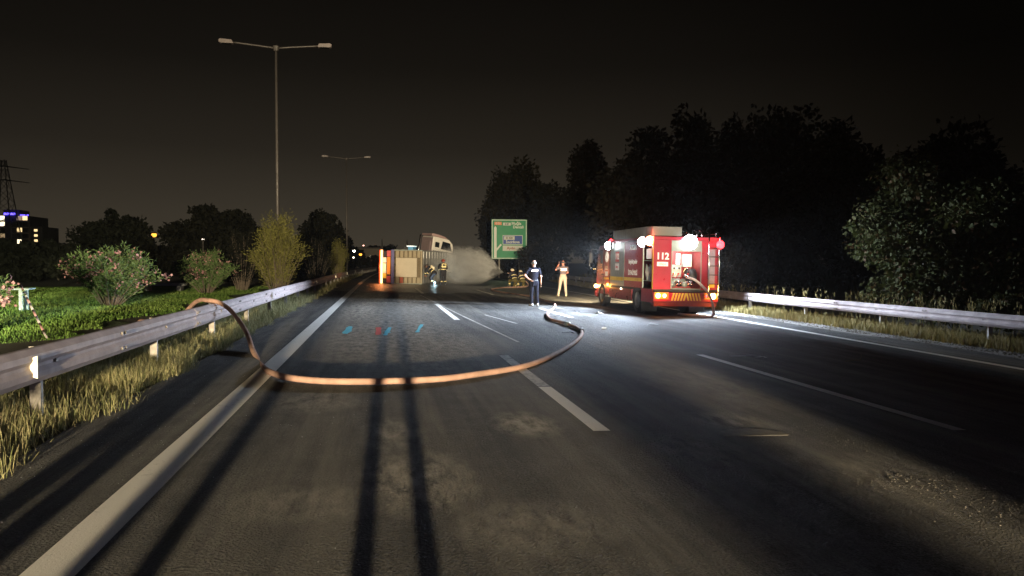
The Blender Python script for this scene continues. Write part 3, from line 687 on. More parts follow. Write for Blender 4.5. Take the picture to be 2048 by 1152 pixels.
# ------------------------------------------------------------------ green direction sign
SIGN_G = mat('sign_green', (.002, .27, .105), .45, 0, .06, 1); SIGN_W = mat('sign_white', (.74, .78, .70), .45, 0, .03, 1)
SIGN_B = mat('sign_blue', (.008, .06, .34), .45, 0, .05, 1); SIGN_O = mat('sign_orange', (.75, .22, .08), .45, 0, .05); SIGN_K = mat('sign_plate', (.62, .64, .58), .5, 0, .03); INK = mat('sign_ink', (.02, .02, .02), .5)
def sign():
    Y = 92; a = atY(983, 518, Y); b = atY(1054, 439, Y); W = b.x-a.x; H = b.z-a.z; zb = a.z
    root = thing('direction_sign', 'large green direction sign with white arrow and blue panel beside the dark trees', 'road sign', (a.x, Y, -1.1)); z0 = zb+1.1
    MB().bx(0, W, 0, .06, z0, z0+H).part('panel', SIGN_G, root)
    fw = .085
    bd = MB(); y0, y1 = -.012, -.003
    bd.bx(.05, W-.05, y0, y1, z0+H-.05-fw, z0+H-.05); bd.bx(.05, W-.05, y0, y1, z0+.05, z0+.05+fw); bd.bx(.05, .05+fw, y0, y1, z0+.05+fw, z0+H-.05-fw); bd.bx(W-.05-fw, W-.05, y0, y1, z0+.05+fw, z0+H-.05-fw)
    bd.part('border', SIGN_W, root)
    X = lambda u: W*u; Z = lambda v: z0+H*(1-v)          # u, v measured on the sign face
    ar = MB(); ar.prism([(X(.07), Z(.965)), (X(.145), Z(.965)), (X(.145), Z(.215)), (X(.1075), Z(.17)), (X(.07), Z(.215))], 'y', -.014, -.004)
    ar.prism([(X(.1465), Z(.80)), (X(.1465), Z(.73)), (X(.255), Z(.615)), (X(.29), Z(.645))], 'y', -.014, -.004); ar.part('arrow', SIGN_W, root)
    def plate(u0, u1, v0, v1, m, nm, y0=-.016, y1=-.004): return MB().bx(X(u0), X(u1), y0, y1, Z(v1), Z(v0)).part(nm, m, root)
    plate(.085, .285, .065, .145, SIGN_O, 'route_plate'); plate(.325, .54, .085, .155, SIGN_K, 'route_plate')
    plate(.315, .875, .40, .635, SIGN_W, 'panel_frame'); plate(.328, .862, .412, .623, SIGN_B, 'blue_panel', -.024, -.017); plate(.35, .65, .425, .515, SIGN_K, 'route_plate', -.032, -.025)
    plate(.315, .875, .66, .795, SIGN_K, 'town_panel')
    R_ = (pi/2, 0, 0)
    text('O 31', .30, (X(.185), -.019, Z(.107)), R_, SIGN_W, root, bold=.008); text('E 87', .27, (X(.432), -.019, Z(.122)), R_, INK, root, bold=.008)
    text('Muğla', .47, (X(.70), -.010, Z(.105)), R_, SIGN_W, root, bold=.012); text('Denizli', .47, (X(.755), -.010, Z(.195)), R_, SIGN_W, root, bold=.012)
    text('D 320', .32, (X(.50), -.035, Z(.472)), R_, INK, root, bold=.008); text('İncirliova', .44, (X(.595), -.027, Z(.572)), R_, SIGN_W, root, bold=.012)
    text('Aydın', .44, (X(.55), -.019, Z(.728)), R_, mat('sign_brown', (.32, .07, .03), .5), root, bold=.012)
    for u in (.22, .78): MB().bx(X(u)-.08, X(u)+.08, .063, .21, 0, z0+H*.9).part('post', GALV_POST, root)
sign()

# ------------------------------------------------------------------ fire engine
def spot(name, loc, target, watts, col, ang, blend, parent, radius=.05):
    l = bpy.data.lights.new(name, 'SPOT'); l.energy = watts; l.color = col; l.spot_size = math.radians(ang); l.spot_blend = blend; l.shadow_soft_size = radius
    o = bpy.data.objects.new(name, l); link(o, parent); o.location = loc
    d = Vector(target)-Vector(loc); o.rotation_euler = d.to_track_quat('-Z', 'Y').to_euler(); return o
def point(name, loc, watts, col, parent, radius=.06):
    l = bpy.data.lights.new(name, 'POINT'); l.energy = watts; l.color = col; l.shadow_soft_size = radius
    o = bpy.data.objects.new(name, l); link(o, parent); o.location = loc; return o
def wheel(parent, x, y, r, wd, side, dual=False):
    """thing part: wheel > tyre, rim, hub; axle along x"""
    e = bpy.data.objects.new('wheel', None); link(e, parent); e.location = (x, y, r)
    def ring(mb, prof, n=28):
        vs = []; fs = []
        for k in range(n):
            a = 2*pi*k/n
            for px, pr in prof: vs.append((px*side, pr*math.cos(a), pr*math.sin(a)))
        m = len(prof)
        for k in range(n):
            for j in range(m-1):
                a, b = k*m+j, ((k+1) % n)*m+j; fs.append((a, b, b+1, a+1))
        mb.add(vs, fs); return mb
    ring(MB(), [(wd*.42, r*.60), (wd*.5, r*.70), (wd*.5, r*.90), (wd*.40, r*.985), (wd*.1, r), (-wd*.1, r), (-wd*.40, r*.985), (-wd*.5, r*.90), (-wd*.5, r*.62)]).part('tyre', RUBBER, e, True)
    ring(MB(), [(wd*.43, r*.615), (wd*.40, r*.55), (wd*.16, r*.48), (wd*.10, r*.28), (wd*.24, r*.24), (wd*.26, r*.02)]).part('rim', RIM, e, True)
    nb = MB()
    for k in range(8):
        a = 2*pi*k/8; nb.cyl((side*wd*.10, r*.38*math.cos(a), r*.38*math.sin(a)), (side*wd*.19, r*.38*math.cos(a), r*.38*math.sin(a)), .018, .018, 6)
    nb.part('wheel_nuts', CHROME, e)
    if dual: ring(MB(), [(-wd*.62, r*.62), (-wd*.62, r*.92), (-wd*.75, r), (-wd*1.4, r), (-wd*1.5, r*.92), (-wd*1.5, r*.5)]).part('inner_tyre', RUBBER, e, True)
    return e
def fire_engine():
    T = thing('fire_engine', 'red fire engine with flashing lamps and open pump bay parked beside the right barrier', 'fire engine', (9.88, 27.62, gz(9.88)), (0, math.atan(KF), 0))
    hw = 1.14; yr = -3.45; yf = 3.5; zt = 2.64; zf = .92      # half width, rear, front, roof, floor
    # chassis and running gear
    c = MB(); c.bx(-.42, -.32, yr+.2, yf-.3, .55, .78); c.bx(.32, .42, yr+.2, yf-.3, .55, .78); c.bx(-.31, .31, -1.9, -1.7, .40, .60); c.bx(-.31, .31, 2.5, 2.7, .40, .58); c.cyl((0, -1.7, .52), (0, 1.2, .62), .06, .06, 8)
    c.part('chassis', CHASSIS, T)
    for s in (-1, 1):
        wheel(T, s*(hw-.17), -1.75, .47, .26, s, True); wheel(T, s*(hw-.17), 2.62, .47, .28, s)
        MB().bx(s*(hw-.28)-.27, s*(hw-.28)+.27, -2.36, -2.335, .10, .66).part('mudflap', MUDFLAP, T)
        ax = MB(); ax.cyl((s*.3, -1.75, .47), (s*(hw-.2), -1.75, .47), .09, .09, 8); ax.cyl((s*.3, 2.62, .47), (s*(hw-.2), 2.62, .47), .08, .08, 8); ax.part('axle', CHASSIS, T)
    # body shell: floor, roof, front bulkhead, corner posts; the lockers and pump bay are real recesses
    MB().bx(-hw+.02, hw-.02, yr+.05, 1.38, zf-.10, zf).part('body_floor', CHASSIS, T)
    MB().bx(-hw, hw, yr, 1.40, zt-.12, zt).part('body_roof', RED, T, False, .02)
    MB().bx(-hw+.02, hw-.02, 1.34, 1.40, zf+.002, zt-.122).part('bulkhead', RED, T)
    MB().bx(-.55, .55, -2.52, -2.46, zf+.002, zt-.122).part('pump_back_wall', mat('bay_red', (.30, .03, .03), .5), T)
    for s in (-1, 1): MB().bx(s*.58-.03, s*.58+.03, yr+.06, -2.45, zf+.002, zt-.122).part('bay_side_wall', mat('bay_red', (.30, .03, .03), .5), T)
    # rear columns, 112
    col_l = MB().bx(-hw, -.53, yr, yr+.06, zf-.02, zt-.122).part('rear_column', RED, T)
    MB().bx(.53, hw, yr, yr+.06, zf-.02, zt-.122).part('rear_column', RED, T)
    Rr = (pi/2, 0, 0)
    text('112', .30, (-.83, yr-.004, 1.98), Rr, LETTER, T, bold=.010); MB().bx(-1.02, -.64, yr-.008, yr-.002, 1.66, 1.80).part('plate', LETTER, T); text('itfaiye', .10, (-.83, yr-.012, 1.73), Rr, mat('letter_red', (.5, .05, .05), .5), T)
    MB().bx(-.53, .53, yr+.02, yr+.09, 2.16, zt-.124).part('roller_shutter', SILVER, T)
    for s in (-1, 1): MB().bx(s*.515-.015, s*.515+.015, yr-.012, yr-.002, zf, 2.36).part('shutter_rail', SILVER, T)
    MB().bx(-.50, .50, yr-.02, yr-.003, zf-.015, zf+.02).part('sill', SILVER, T)
    # rear bumper with chevrons
    MB().bx(-hw, hw, yr-.04, yr+.35, .50, zf-.125).part('bumper', RED, T, False, .01)
    MB().bx(-hw+.05, hw-.05, yr+.02, yr+.3, .34, .498).part('underrun_bar', mat('bumper_dark_red', (.20, .03, .03), .6), T)
    for i in range(10):
        s = -1 if i < 5 else 1; x = (-.52+i*.104) if i < 5 else (.06+(i-5)*.104)
        z0, z1 = .53, zf-.14; sl = .07*(-s)
        MB().prism([(x, z0), (x+.058, z0), (x+.058+sl, z1), (x+sl, z1)], 'y', yr-.048, yr-.041).part('chevron', YEL, T)
    for s in (-1, 1):
        MB().bx(s*.86-.24, s*.86+.24, yr-.075, yr-.042, .58, .80).part('lamp_cluster', mat('cluster_amber', (.5, .18, .03), .4), T)
    for x, m, r_ in ((-.98, L_AMBERW, .075), (-.76, L_REDHOT, .062), (.93, L_AMBERW, .10), (.70, L_RED, .04)):
        MB().cyl((x, yr-.078, .69), (x, yr-.11, .69), r_, r_*.8, 16).part('tail_lamp', m, T)
    point('tail_glow', (.93, yr-.25, .69), 22, (1, .45, .08), T); point('tail_glow', (-.95, yr-.25, .69), 12, (1, .45, .08), T); point('tail_glow', (-.72, yr-.25, .69), 6, (1, .15, .08), T)
    # pump bay contents
    MB().bx(-.34, .16, -2.62, -2.54, 1.30, 1.72).part('control_panel', mat('panel_grey', (.45, .46, .45), .4, .3), T)
    for i in range(5): MB().cyl((-.28+i*.09, -2.622, 1.60), (-.28+i*.09, -2.65, 1.60), .032, .032, 12).part('gauge', WHITE if i % 2 else BLACK, T)
    for i in range(3): MB().cyl((-.26+i*.16, -2.622, 1.42), (-.26+i*.16, -2.645, 1.42), .022, .022, 10).part('indicator', L_AMBERW, T)
    MB().bx(-.04, .07, -2.70, -2.635, 1.74, 2.10).part('tube_light', emit('bay_tube', (.95, 1, .98), 5), T)
    MB().bx(.20, .50, -2.70, -2.50, 1.66, 2.08).part('shelf_box', mat('pale_green_box', (.55, .66, .60), .5), T)
    for i in range(4): MB().cyl((-.42+i*.21, -3.30, 1.06+.04*(i % 2)), (-.42+i*.21, -2.7, 1.10), .075, .075, 14).part('outlet_pipe', CHROME, T, True)
    for i in range(4): MB().cyl((-.42+i*.21, -3.36, 1.06+.04*(i % 2)), (-.42+i*.21, -3.301, 1.06+.04*(i % 2)), .092, .092, 14).part('outlet_cap', CHROME if i % 2 else SILVER, T, True)
    MB().cyl((-.45, -3.0, 1.18), (.12, -3.05, 1.16), .095, .095, 14).part('manifold', SILVER, T, True)
    for i in range(4):
        v = MB(); x = -.40+i*.17; v.cyl((x, -3.12, 1.24), (x+.05, -3.18, 1.40), .016, .016, 8); v.sphere((x+.06, -3.19, 1.42), .035, 8, 6); v.part('valve_handle', mat('valve_red', (.45, .03, .03), .4), T, True)
    rl = MB(); rl.cyl((.24, -2.95, 1.34), (.48, -2.95, 1.34), .26, .26, 20); rl.part('hose_reel', BLACK, T, True)
    for i in range(3): MB().tube([(.20+.02, -2.95+.275*math.cos(a), 1.34+.275*math.sin(a)) for a in np.linspace(.4+i*.05, 2.9, 12)], .012, 6).part('reel_hoop', CHROME, T)
    point('bay_light', (0, -3.1, 2.2), 26, (.9, 1, 1), T, .08)
    # sides: left side as in the photograph, right side the same panels
    for s in (-1, 1):
        xo, xi = s*hw, s*(hw-.04)
        def pl(y0, y1, z0, z1, m, nm, d=0.0, t=.04):
            a, b = sorted((xo+s*d, xo+s*(d-t))); return MB().bx(a, b, y0, y1, z0, z1).part(nm, m, T)
        pl(yr+.062, yr+.17, zf-.02, zt-.122, RED, 'corner_post')
        pl(-2.42, -2.36, zf-.02, zt-.122, SILVER, 'door_rail', .006)
        # open locker between -3.28 and -2.42: back wall, shelves, kit
        pl(-3.26, -2.425, zf, zt-.124, mat('locker_back', (.06, .03, .03), .7), 'locker_back', -.55, .02)
        for z in (1.16, 1.84): pl(-3.26, -2.43, z-.014, z+.014, SILVER, 'shelf', -.02, .5)
        if s < 0:
            pl(-3.02, -2.52, 1.90, 2.24, WHITE, 'kit_box', -.08, .3); pl(-3.20, -3.04, 1.90, 2.30, mat('kit_red', (.5, .06, .05), .5), 'kit_bag', -.08, .3)
            for i in range(6): MB().tube([(-hw+.08+.02*(i % 2), -3.15+i*.12, 1.19), (-hw+.08, -3.13+i*.12, 1.45), (-hw+.12, -3.05+i*.12, 1.62+.05*(i % 3))], .022, 7).part('coiled_hose', mat('kit_hose', (.32, .31, .30), .7), T, True)
        pl(-2.355, -.36, 1.24, zt-.13, RED, 'shutter', .0); pl(-2.355, -.36, zf-.02, 1.12, RED, 'lower_panel'); pl(-2.355, -.36, 1.122, 1.238, YEL, 'stripe', .003)
        for i in range(14): pl(-2.345, -.37, 1.27+i*.09, 1.275+i*.09, mat('slat_shadow', (.26, .015, .02), .5), 'slat', .003, .003)
        pl(-.355, -.315, zf-.02, zt-.122, SILVER, 'door_rail', .006)
        pl(-.31, 1.38, 1.24, zt-.13, SILVER, 'shutter', .0); pl(-.31, 1.38, 1.10, 1.238, YEL, 'stripe', .003); pl(-.31, 1.38, zf-.02, 1.098, SILVER, 'lower_panel')
        pl(yr, yr+.10, zf-.02, zt-.15, YEL, 'edge_stripe', .008, .006)
        # skirts and wheel arch
        pl(-3.40, -2.30, .45, zf-.03, RED, 'skirt'); pl(-1.18, 1.55, .42, zf-.03, ORANGE_RED if s < 0 else RED, 'skirt', -.03)
        ar = MB(); n = 12; pts = [(-2.28+0, .60)]
        arch = [(-1.75+.56*math.cos(a), .47+.56*math.sin(a)) for a in np.linspace(pi*.93, pi*.07, n)]
        poly = [(-2.295, zf-.03), (-2.295, .62)]+arch+[(-1.19, .62), (-1.19, zf-.03)]
        # arch panel split in quads so it stays planar and convex per face
        top = [(-2.295+(1.105)*i/(n-1), max(zf-.03, 0)) for i in range(n)]
        x0, x1 = sorted((xo, xi))
        for i in range(n-1):
            a, b = arch[i], arch[i+1]; ta, tb = (a[0], 1.10), (b[0], 1.10)
        pl(-2.295, -1.19, 1.055, 1.098, CHASSIS, 'arch_top', -.004)
        fl = MB().tube([(s*(hw-.10), -1.75+.55*math.cos(a), .47+.55*math.sin(a)) for a in np.linspace(.02, pi-.02, 16)], .05, 6); fl.part('wheel_arch', CHASSIS, T, True)
        rz = (pi/2, 0, -pi/2) if s < 0 else (pi/2, 0, pi/2); xt = s*(hw+.005)
        text('AYDIN', .24, (xt, -1.35, 2.30), rz, LETTER, T, bold=.008); text('büyükşehir', .21, (xt, -1.35, 1.80), rz, LETTER, T, bold=.006); text('İTFAİYESİ', .22, (xt, -1.35, 1.40), rz, LETTER, T, bold=.006)
        MB().bx(min(xt, xt+s*.004), max(xt, xt+s*.004), .28, .72, 1.80, 2.18).part('number_plate', mat('plate_red', (.5, .06, .05), .5), T)
        text('112', .30, (xt+s*.008, .50, 1.99), rz, LETTER, T, bold=.010); MB().bx(min(xt, xt+s*.004), max(xt, xt+s*.004), .26, .74, 1.48, 1.74).part('plate', LETTER, T); text('itfaiye', .12, (xt+s*.008, .50, 1.61), rz, mat('letter_red', (.5, .05, .05), .5), T)
    # cab, with window openings closed by real panes
    cabp = [(1.42, .50), (3.38, .50), (3.50, .80), (3.50, 1.40), (3.28, 2.36), (3.10, 2.46), (1.42, 2.46)]
    cab = MB(); cab.prism(cabp, 'x', -hw+.05, hw-.05); cab.part('cab', ORANGE_RED, T, False, .03)
    for s in (-1, 1):
        x0 = s*(hw-.045)
        def q(pts, m, nm, d): a, b = sorted((x0, x0+s*d)); return MB().prism(pts, 'x', a, b).part(nm, m, T)
        q([(2.55, 1.45), (3.40, 1.45), (3.22, 2.28), (2.62, 2.28)], GLASS, 'side_window', .012)
        dl = MB(); 
        q([(1.62, .82), (1.64, .82), (1.64, 2.38), (1.62, 2.38)], BLACK, 'door_gap', .006); q([(2.44, .82), (2.46, .82), (2.46, 2.38), (2.44, 2.38)], BLACK, 'door_gap', .006)
        q([(2.50, 1.28), (2.66, 1.28), (2.66, 1.32), (2.50, 1.32)], BLACK, 'door_handle', .035)
        q([(1.66, 1.10), (2.40, 1.10), (2.40, 1.18), (1.66, 1.18)], YEL, 'stripe', .007)
        em = MB(); em.tube([(x0+s*.008, 2.02+.16*math.cos(a), 2.0+.20*math.sin(a)) for a in np.linspace(0, 2*pi, 20)], .022, 6, False); em.tube([(x0+s*.008, 2.02+.03*math.sin(v*9), 1.87+.26*v) for v in np.linspace(0, 1, 8)], .022, 6); em.part('emblem', LETTER, T)
        rz = (pi/2, 0, -pi/2) if s < 0 else (pi/2, 0, pi/2)
        text('112', .22, (x0+s*.010, 2.05, 1.55), rz, mat('letter_cream', (.75, .66, .50), .5), T, bold=.008); MB().bx(*sorted((x0+s*.002, x0+s*.009)), 1.88, 2.22, 1.24, 1.42).part('plate', LETTER, T)
        # mirror
        mm = MB(); mm.tube(spline([(s*(hw-.05), 3.34, 2.30), (s*(hw+.22), 3.48, 2.26), (s*(hw+.24), 3.50, 1.60), (s*(hw-.03), 3.42, 1.50)], 5), .016, 6); mm.part('mirror_arm', CHROME, T, True)
        MB().box((s*(hw+.22), 3.50, 1.95), (.16, .07, .42)).part('mirror', BLACK, T, False, .02)
        # amber side indicators and head lamps
        MB().sphere((s*(hw-.03), 1.80, .90), (.035, .10, .055), 10, 7).part('side_lamp', L_AMBER, T, True); MB().sphere((s*(hw-.01), .02, .80), (.025, .05, .04), 10, 7).part('side_lamp', emit('lamp_marker', (1, .8, .5), 6), T, True)
        MB().sphere((s*(hw-.02), 3.46, .80), (.075, .06, .075), 12, 8).part('indicator_lamp', L_AMBERW, T, True)
        MB().cyl((s*.82, 3.502, .78), (s*.82, 3.53, .78), .11, .10, 16).part('head_lamp', L_HEAD, T)
        spot('head_beam', (s*.82, 3.62, .78), (s*.82-1.2, 26, -.15), HEAD_W, HEAD_C, 50, .7, T, .05)
        st = MB(); st.bx(*sorted((s*(hw-.12), s*(hw+.0))), 1.55, 2.0, .42, .47); st.part('step', SILVER, T)
    point('side_glow', (-hw-.10, 1.80, .86), 9, (1, .42, .06), T); point('indicator_glow', (-hw-.16, 3.50, .80), 12, (1, .5, .12), T)
    # windscreen, grille
    ws_ = MB(); ws_.add([(-hw+.15, 3.488, 1.47), (hw-.15, 3.488, 1.47), (hw-.2, 3.306, 2.28), (-hw+.2, 3.306, 2.28), (-hw+.15, 3.500, 1.473), (hw-.15, 3.500, 1.473), (hw-.2, 3.318, 2.283), (-hw+.2, 3.318, 2.283)], [(0, 1, 2, 3), (7, 6, 5, 4), (0, 4, 5, 1), (1, 5, 6, 2), (2, 6, 7, 3), (3, 7, 4, 0)]); ws_.part('windscreen', GLASS, T)
    MB().bx(-.6, .6, 3.505, 3.52, .95, 1.30).part('grille', BLACK, T); MB().bx(-hw+.03, hw-.03, 3.40, 3.66, .36, .60).part('front_bumper', ORANGE_RED, T, False, .03)
    # roof locker, rails, ladder gallery
    MB().bx(-hw+.06, -.05, -2.55, 1.32, zt+.004, zt+.36).part('roof_locker', LOCKER, T, False, .015); MB().bx(-hw+.055, -.06, -3.15, -2.56, zt+.03, zt+.34).part('roof_locker_end', LOCKER, T, False, .01)
    for x in (.1, hw-.06):
        rr = MB(); rr.tube([(x, yr+.1, zt+.13), (x, 1.3, zt+.13)], .018, 8); 
        for y in np.linspace(yr+.15, 1.25, 6): rr.cyl((x, y, zt), (x, y, zt+.13), .014, .014, 6)
        rr.part('roof_rail', CHROME, T, True)
    for x in (.36, .54): MB().tube([(x, yr+.05, zt-.05), (x, yr+.05, zt+.20), (x, yr+.3, zt+.24)], .016, 8).part('grab_rail', CHROME, T, True)
    # rear ladder
    for x in (.72, 1.08):
        MB().tube([(x, yr-.16, .62), (x, yr-.14, zt+.14), (x, yr+.05, zt+.20)], .024, 8).part('ladder_rail', CHROME, T, True)
        for z in (.95, 2.30): MB().cyl((x, yr-.15, z), (x, yr-.001, z), .012, .012, 6).part('ladder_bracket', CHROME, T)
    for i in range(6): MB().cyl((.72, yr-.15, .80+i*.30), (1.08, yr-.15, .80+i*.30), .015, .015, 8).part('ladder_rung', CHASSIS, T)
    MB().bx(.76, 1.0, yr-.010, yr-.003, 1.10, 2.25).part('reflective_panel', mat('panel_pale', (.26, .21, .26), .5), T); MB().bx(.76, 1.0, yr-.012, yr-.003, .98, 1.098).part('reflective_panel', YEL, T)
    # work lamps and beacons
    def worklamp(x, y, z, dx, dy, r_):
        d = Vector((dx, dy, 0)).normalized(); p = Vector((x, y, z))
        MB().cyl(p-d*.10, p, r_*.8, r_*1.12, 18).part('work_lamp_housing', BLACK, T); MB().sphere(p+d*.02, r_*1.02, 16, 10).part('work_lamp', L_WHITE, T, True)
    worklamp(.05, yr-.12, 2.46, 0, -1, .24); worklamp(-hw-.12, -2.75, 2.46, -1, 0, .17); worklamp(-hw-.12, 1.20, 2.42, -1, 0, .16); worklamp(hw+.10, -1.0, 2.46, 1, 0, .12)
    spot('work_beam', (.05, yr-.34, 2.46), (.3, yr-4.2, 0), WORK_W*1.15, WORK_C, 104, .6, T, .10)
    spot('work_beam', (-hw-.30, -2.75, 2.46), (-hw-4.2, -4.4, 0), WORK_W*1.2, WORK_C, 104, .6, T, .10); spot('work_beam', (-hw-.30, 1.20, 2.42), (-hw-4.2, .2, 0), WORK_W*1.0, WORK_C, 104, .6, T, .10)
    spot('work_beam', (hw+.30, -1.0, 2.46), (hw+3.2, -3.4, 0), WORK_W*.5, WORK_C, 124, .6, T, .10)
    def beacon(x, y, z, m, col, wt, r_=.075):
        MB().cyl((x, y, z-.10), (x, y, z-.03), .08, .08, 14).part('beacon_base', BLACK, T); MB().sphere((x, y, z), (r_, r_, r_*1.1), 14, 9).part('beacon', m, T, True)
        point('beacon_glow', (x, y-.0, z+.22), wt, col, T, .05)
    beacon(-hw-.06, -3.22, 2.49, L_REDHOT, (1, .10, .04), 22, .15); beacon(hw-.06, yr-.20, 2.40, L_RED, (1, .02, .02), 16, .13); beacon(-hw+.22, 2.10, 2.62, L_RED, (1, .02, .02), 16, .085); beacon(hw-.22, 2.10, 2.62, L_RED, (1, .02, .02), 8, .085)
    MB().bx(-hw-.05, -hw+.004, -3.35, -3.05, 2.36, 2.395).part('beacon_bracket', BLACK, T); MB().bx(hw-.2, hw+.0, yr-.27, yr-.002, 2.27, 2.30).part('beacon_bracket', BLACK, T)
    return T
FE = fire_engine()

# ------------------------------------------------------------------ overturned trailer and its tractor
def trailer():
    Y = 60.0; a = atY(757, 564, Y)
    T = thing('overturned_trailer', 'tipper trailer lying on its side across the road with ribbed tailgate facing out', 'trailer', (a.x, Y, gz(a.x)-.02), (0, math.atan(KF), math.radians(-17)))
    TAN = mat('tailgate_tan', (.28, .235, .15), .6, 0, .12, 3, 0, 0, .4, (.20, .15, .10)); PALE = mat('tailgate_plate', (.42, .37, .28), .6, 0, .06, 2, 0, 0, .25, (.42, .34, .26)); BLU = mat('frame_blue', (.10, .10, .24), .5, 0, .15, 4, 0, 0, .3); TARP = mat('tarp_grey', (.20, .20, .19), .7, 0, .2, 2, .5, 5)
    OR = mat('panel_orange', (.62, .24, .03), .5, 0, .1); RUST = mat('rib_rust', (.30, .07, .04), .7)
    W = 2.62
    # body: five walls of the skip (open side away), each its own panel
    MB().bx(1.22, 3.36, .10, .15, .03, W).part('tailgate', mat('tailgate_gap_shade', (.12, .09, .05), .7), T)  # darker brown paints in the shade of the gaps between the ribs
    MB().bx(1.22, 3.30, .13, 9.0, W-.06, W).part('side_wall', mat('body_grey', (.26, .25, .24), .6, 0, .15, 3, 0, 0, .3), T); MB().bx(1.22, 3.30, .13, 9.0, .03, .09).part('side_wall', mat('body_grey', (.26, .25, .24)), T)
    MB().bx(1.22, 1.30, .13, 9.0, .095, W-.065).part('body_floor', BLU, T); MB().bx(1.30, 3.30, 8.9, 9.0, .095, W-.065).part('front_wall', TAN, T)
    MB().bx(3.305, 3.345, .13, 9.0, .03, W).part('tarpaulin', TARP, T)
    for i in range(9):
        y = .6+i*.95
        MB().prism([(y-.10, W-.10), (y+.10, W-.10), (y+.04, W-.62), (y-.04, W-.62)], 'x', 3.348, 3.385).part('tarp_hook', WHITE, T)
        MB().bx(3.347, 3.37, y-.02, y+.02, .1, W-.64).part('tarp_rib', mat('body_grey', (.26, .25, .24)), T)
    for i in range(6):
        x = 1.34+i*.335
        for z0, z1, top in ((2.04, W-.08, 1), (.08, .52, 0)):
            MB().bx(x, x+.24, .0, .095, z0, z1).part('tailgate_rib', RUST if (i == 1 and not top) else TAN, T, False, .012)
    MB().bx(1.36, 3.00, -.03, .02, .55, 2.01).part('tailgate_plate', PALE, T, False, .01)
    for z0, z1 in ((W-.07, W+.01), (.0, .07)): MB().bx(1.2, 3.42, -.02, .055, z0, z1).part('tailgate_frame', SILVER, T)
    MB().bx(3.30, 3.42, -.03, .055, .072, W-.072).part('tailgate_frame', TAN, T)
    MB().bx(.98, 1.20, -.04, .10, .02, W).part('rear_beam', BLU, T)
    for i in range(4): MB().bx(1.205, 1.33, -.035, -.005, .45+i*.5, .53+i*.5).part('hinge', BLACK, T)
    # chassis and running gear (lying, axles upright)
    for z in (.75, 1.75): MB().bx(.62, .95, .12, 8.6, z-.06, z+.06).part('chassis_beam', CHASSIS, T)
    for y in (1.4, 2.7, 4.0):
        MB().cyl((.42, y, .3), (.42, y, 2.35), .07, .07, 10).part('axle', CHASSIS, T)
        for z, s in ((.30, -1), (2.32, 1)):
            e = bpy.data.objects.new('wheel', None); link(e, T); e.location = (.42, y, z); e.rotation_euler = (0, -pi/2, 0)
            for nm, r_, wd, m in (('tyre', .50, .30, RUBBER), ('rim', .30, .31, RIM)): MB().cyl((-wd/2, 0, 0), (wd/2, 0, 0), r_, r_, 22).part(nm, m, e, True)
    MB().bx(.66, .92, -.03, .05, .72, 2.05).part('orange_panel', OR, T); MB().bx(.64, .94, -.05, .04, 2.08, 2.54).part('lamp_box', mat('lamp_box_red', (.5, .08, .08), .5), T); MB().bx(.64, .94, -.05, .04, .10, .60).part('lamp_box', mat('lamp_box_red', (.5, .08, .08), .5), T)
    MB().bx(.33, .60, -.03, .05, 1.62, 2.02).part('number_plate', WHITE, T); MB().bx(.33, .60, -.04, .05, .42, .78).part('yellow_board', YEL, T); MB().bx(.33, .60, -.03, .05, .80, 1.58).part('plate', mat('plate_cream', (.6, .55, .42), .5), T); MB().bx(.48, .57, -.06, -.032, .95, 1.5).part('white_board', WHITE, T)
    MB().bx(.335, .60, -.02, .04, 2.05, 2.5).part('dark_board', BLACK, T); MB().bx(.335, .60, -.02, .04, .08, .38).part('dark_board', CHASSIS, T)
    MB().bx(.16, .29, -.06, .06, .03, 2.58).part('tail_light_bar', emit('tail_bar', (1.0, .45, .16), 5.5), T); MB().bx(.05, .155, -.04, .05, .03, 2.58).part('reflector_edge', emit('tail_edge_glow', (1.0, .08, .02), .9), T)  # reflector edge is given its own glow in place of returned light
    point('tail_bar_glow', (.1, -.35, 1.3), 45, (1, .30, .08), T, .2)
    MB().bx(1.75, 2.15, .5, 1.4, W+.012, W+.20).part('tool_box', BLACK, T); MB().bx(2.16, 2.55, .5, 1.4, W+.012, W+.25).part('water_tank', mat('tank_blue', (.10, .30, .55), .5), T); MB().bx(2.05, 2.58, .48, 1.42, W+.252, W+.33).part('tank_lid', emit('tank_lid_glow', (.8, 1, .95), .9), T)  # lid made to glow so it looks bright; it is no lamp
trailer()
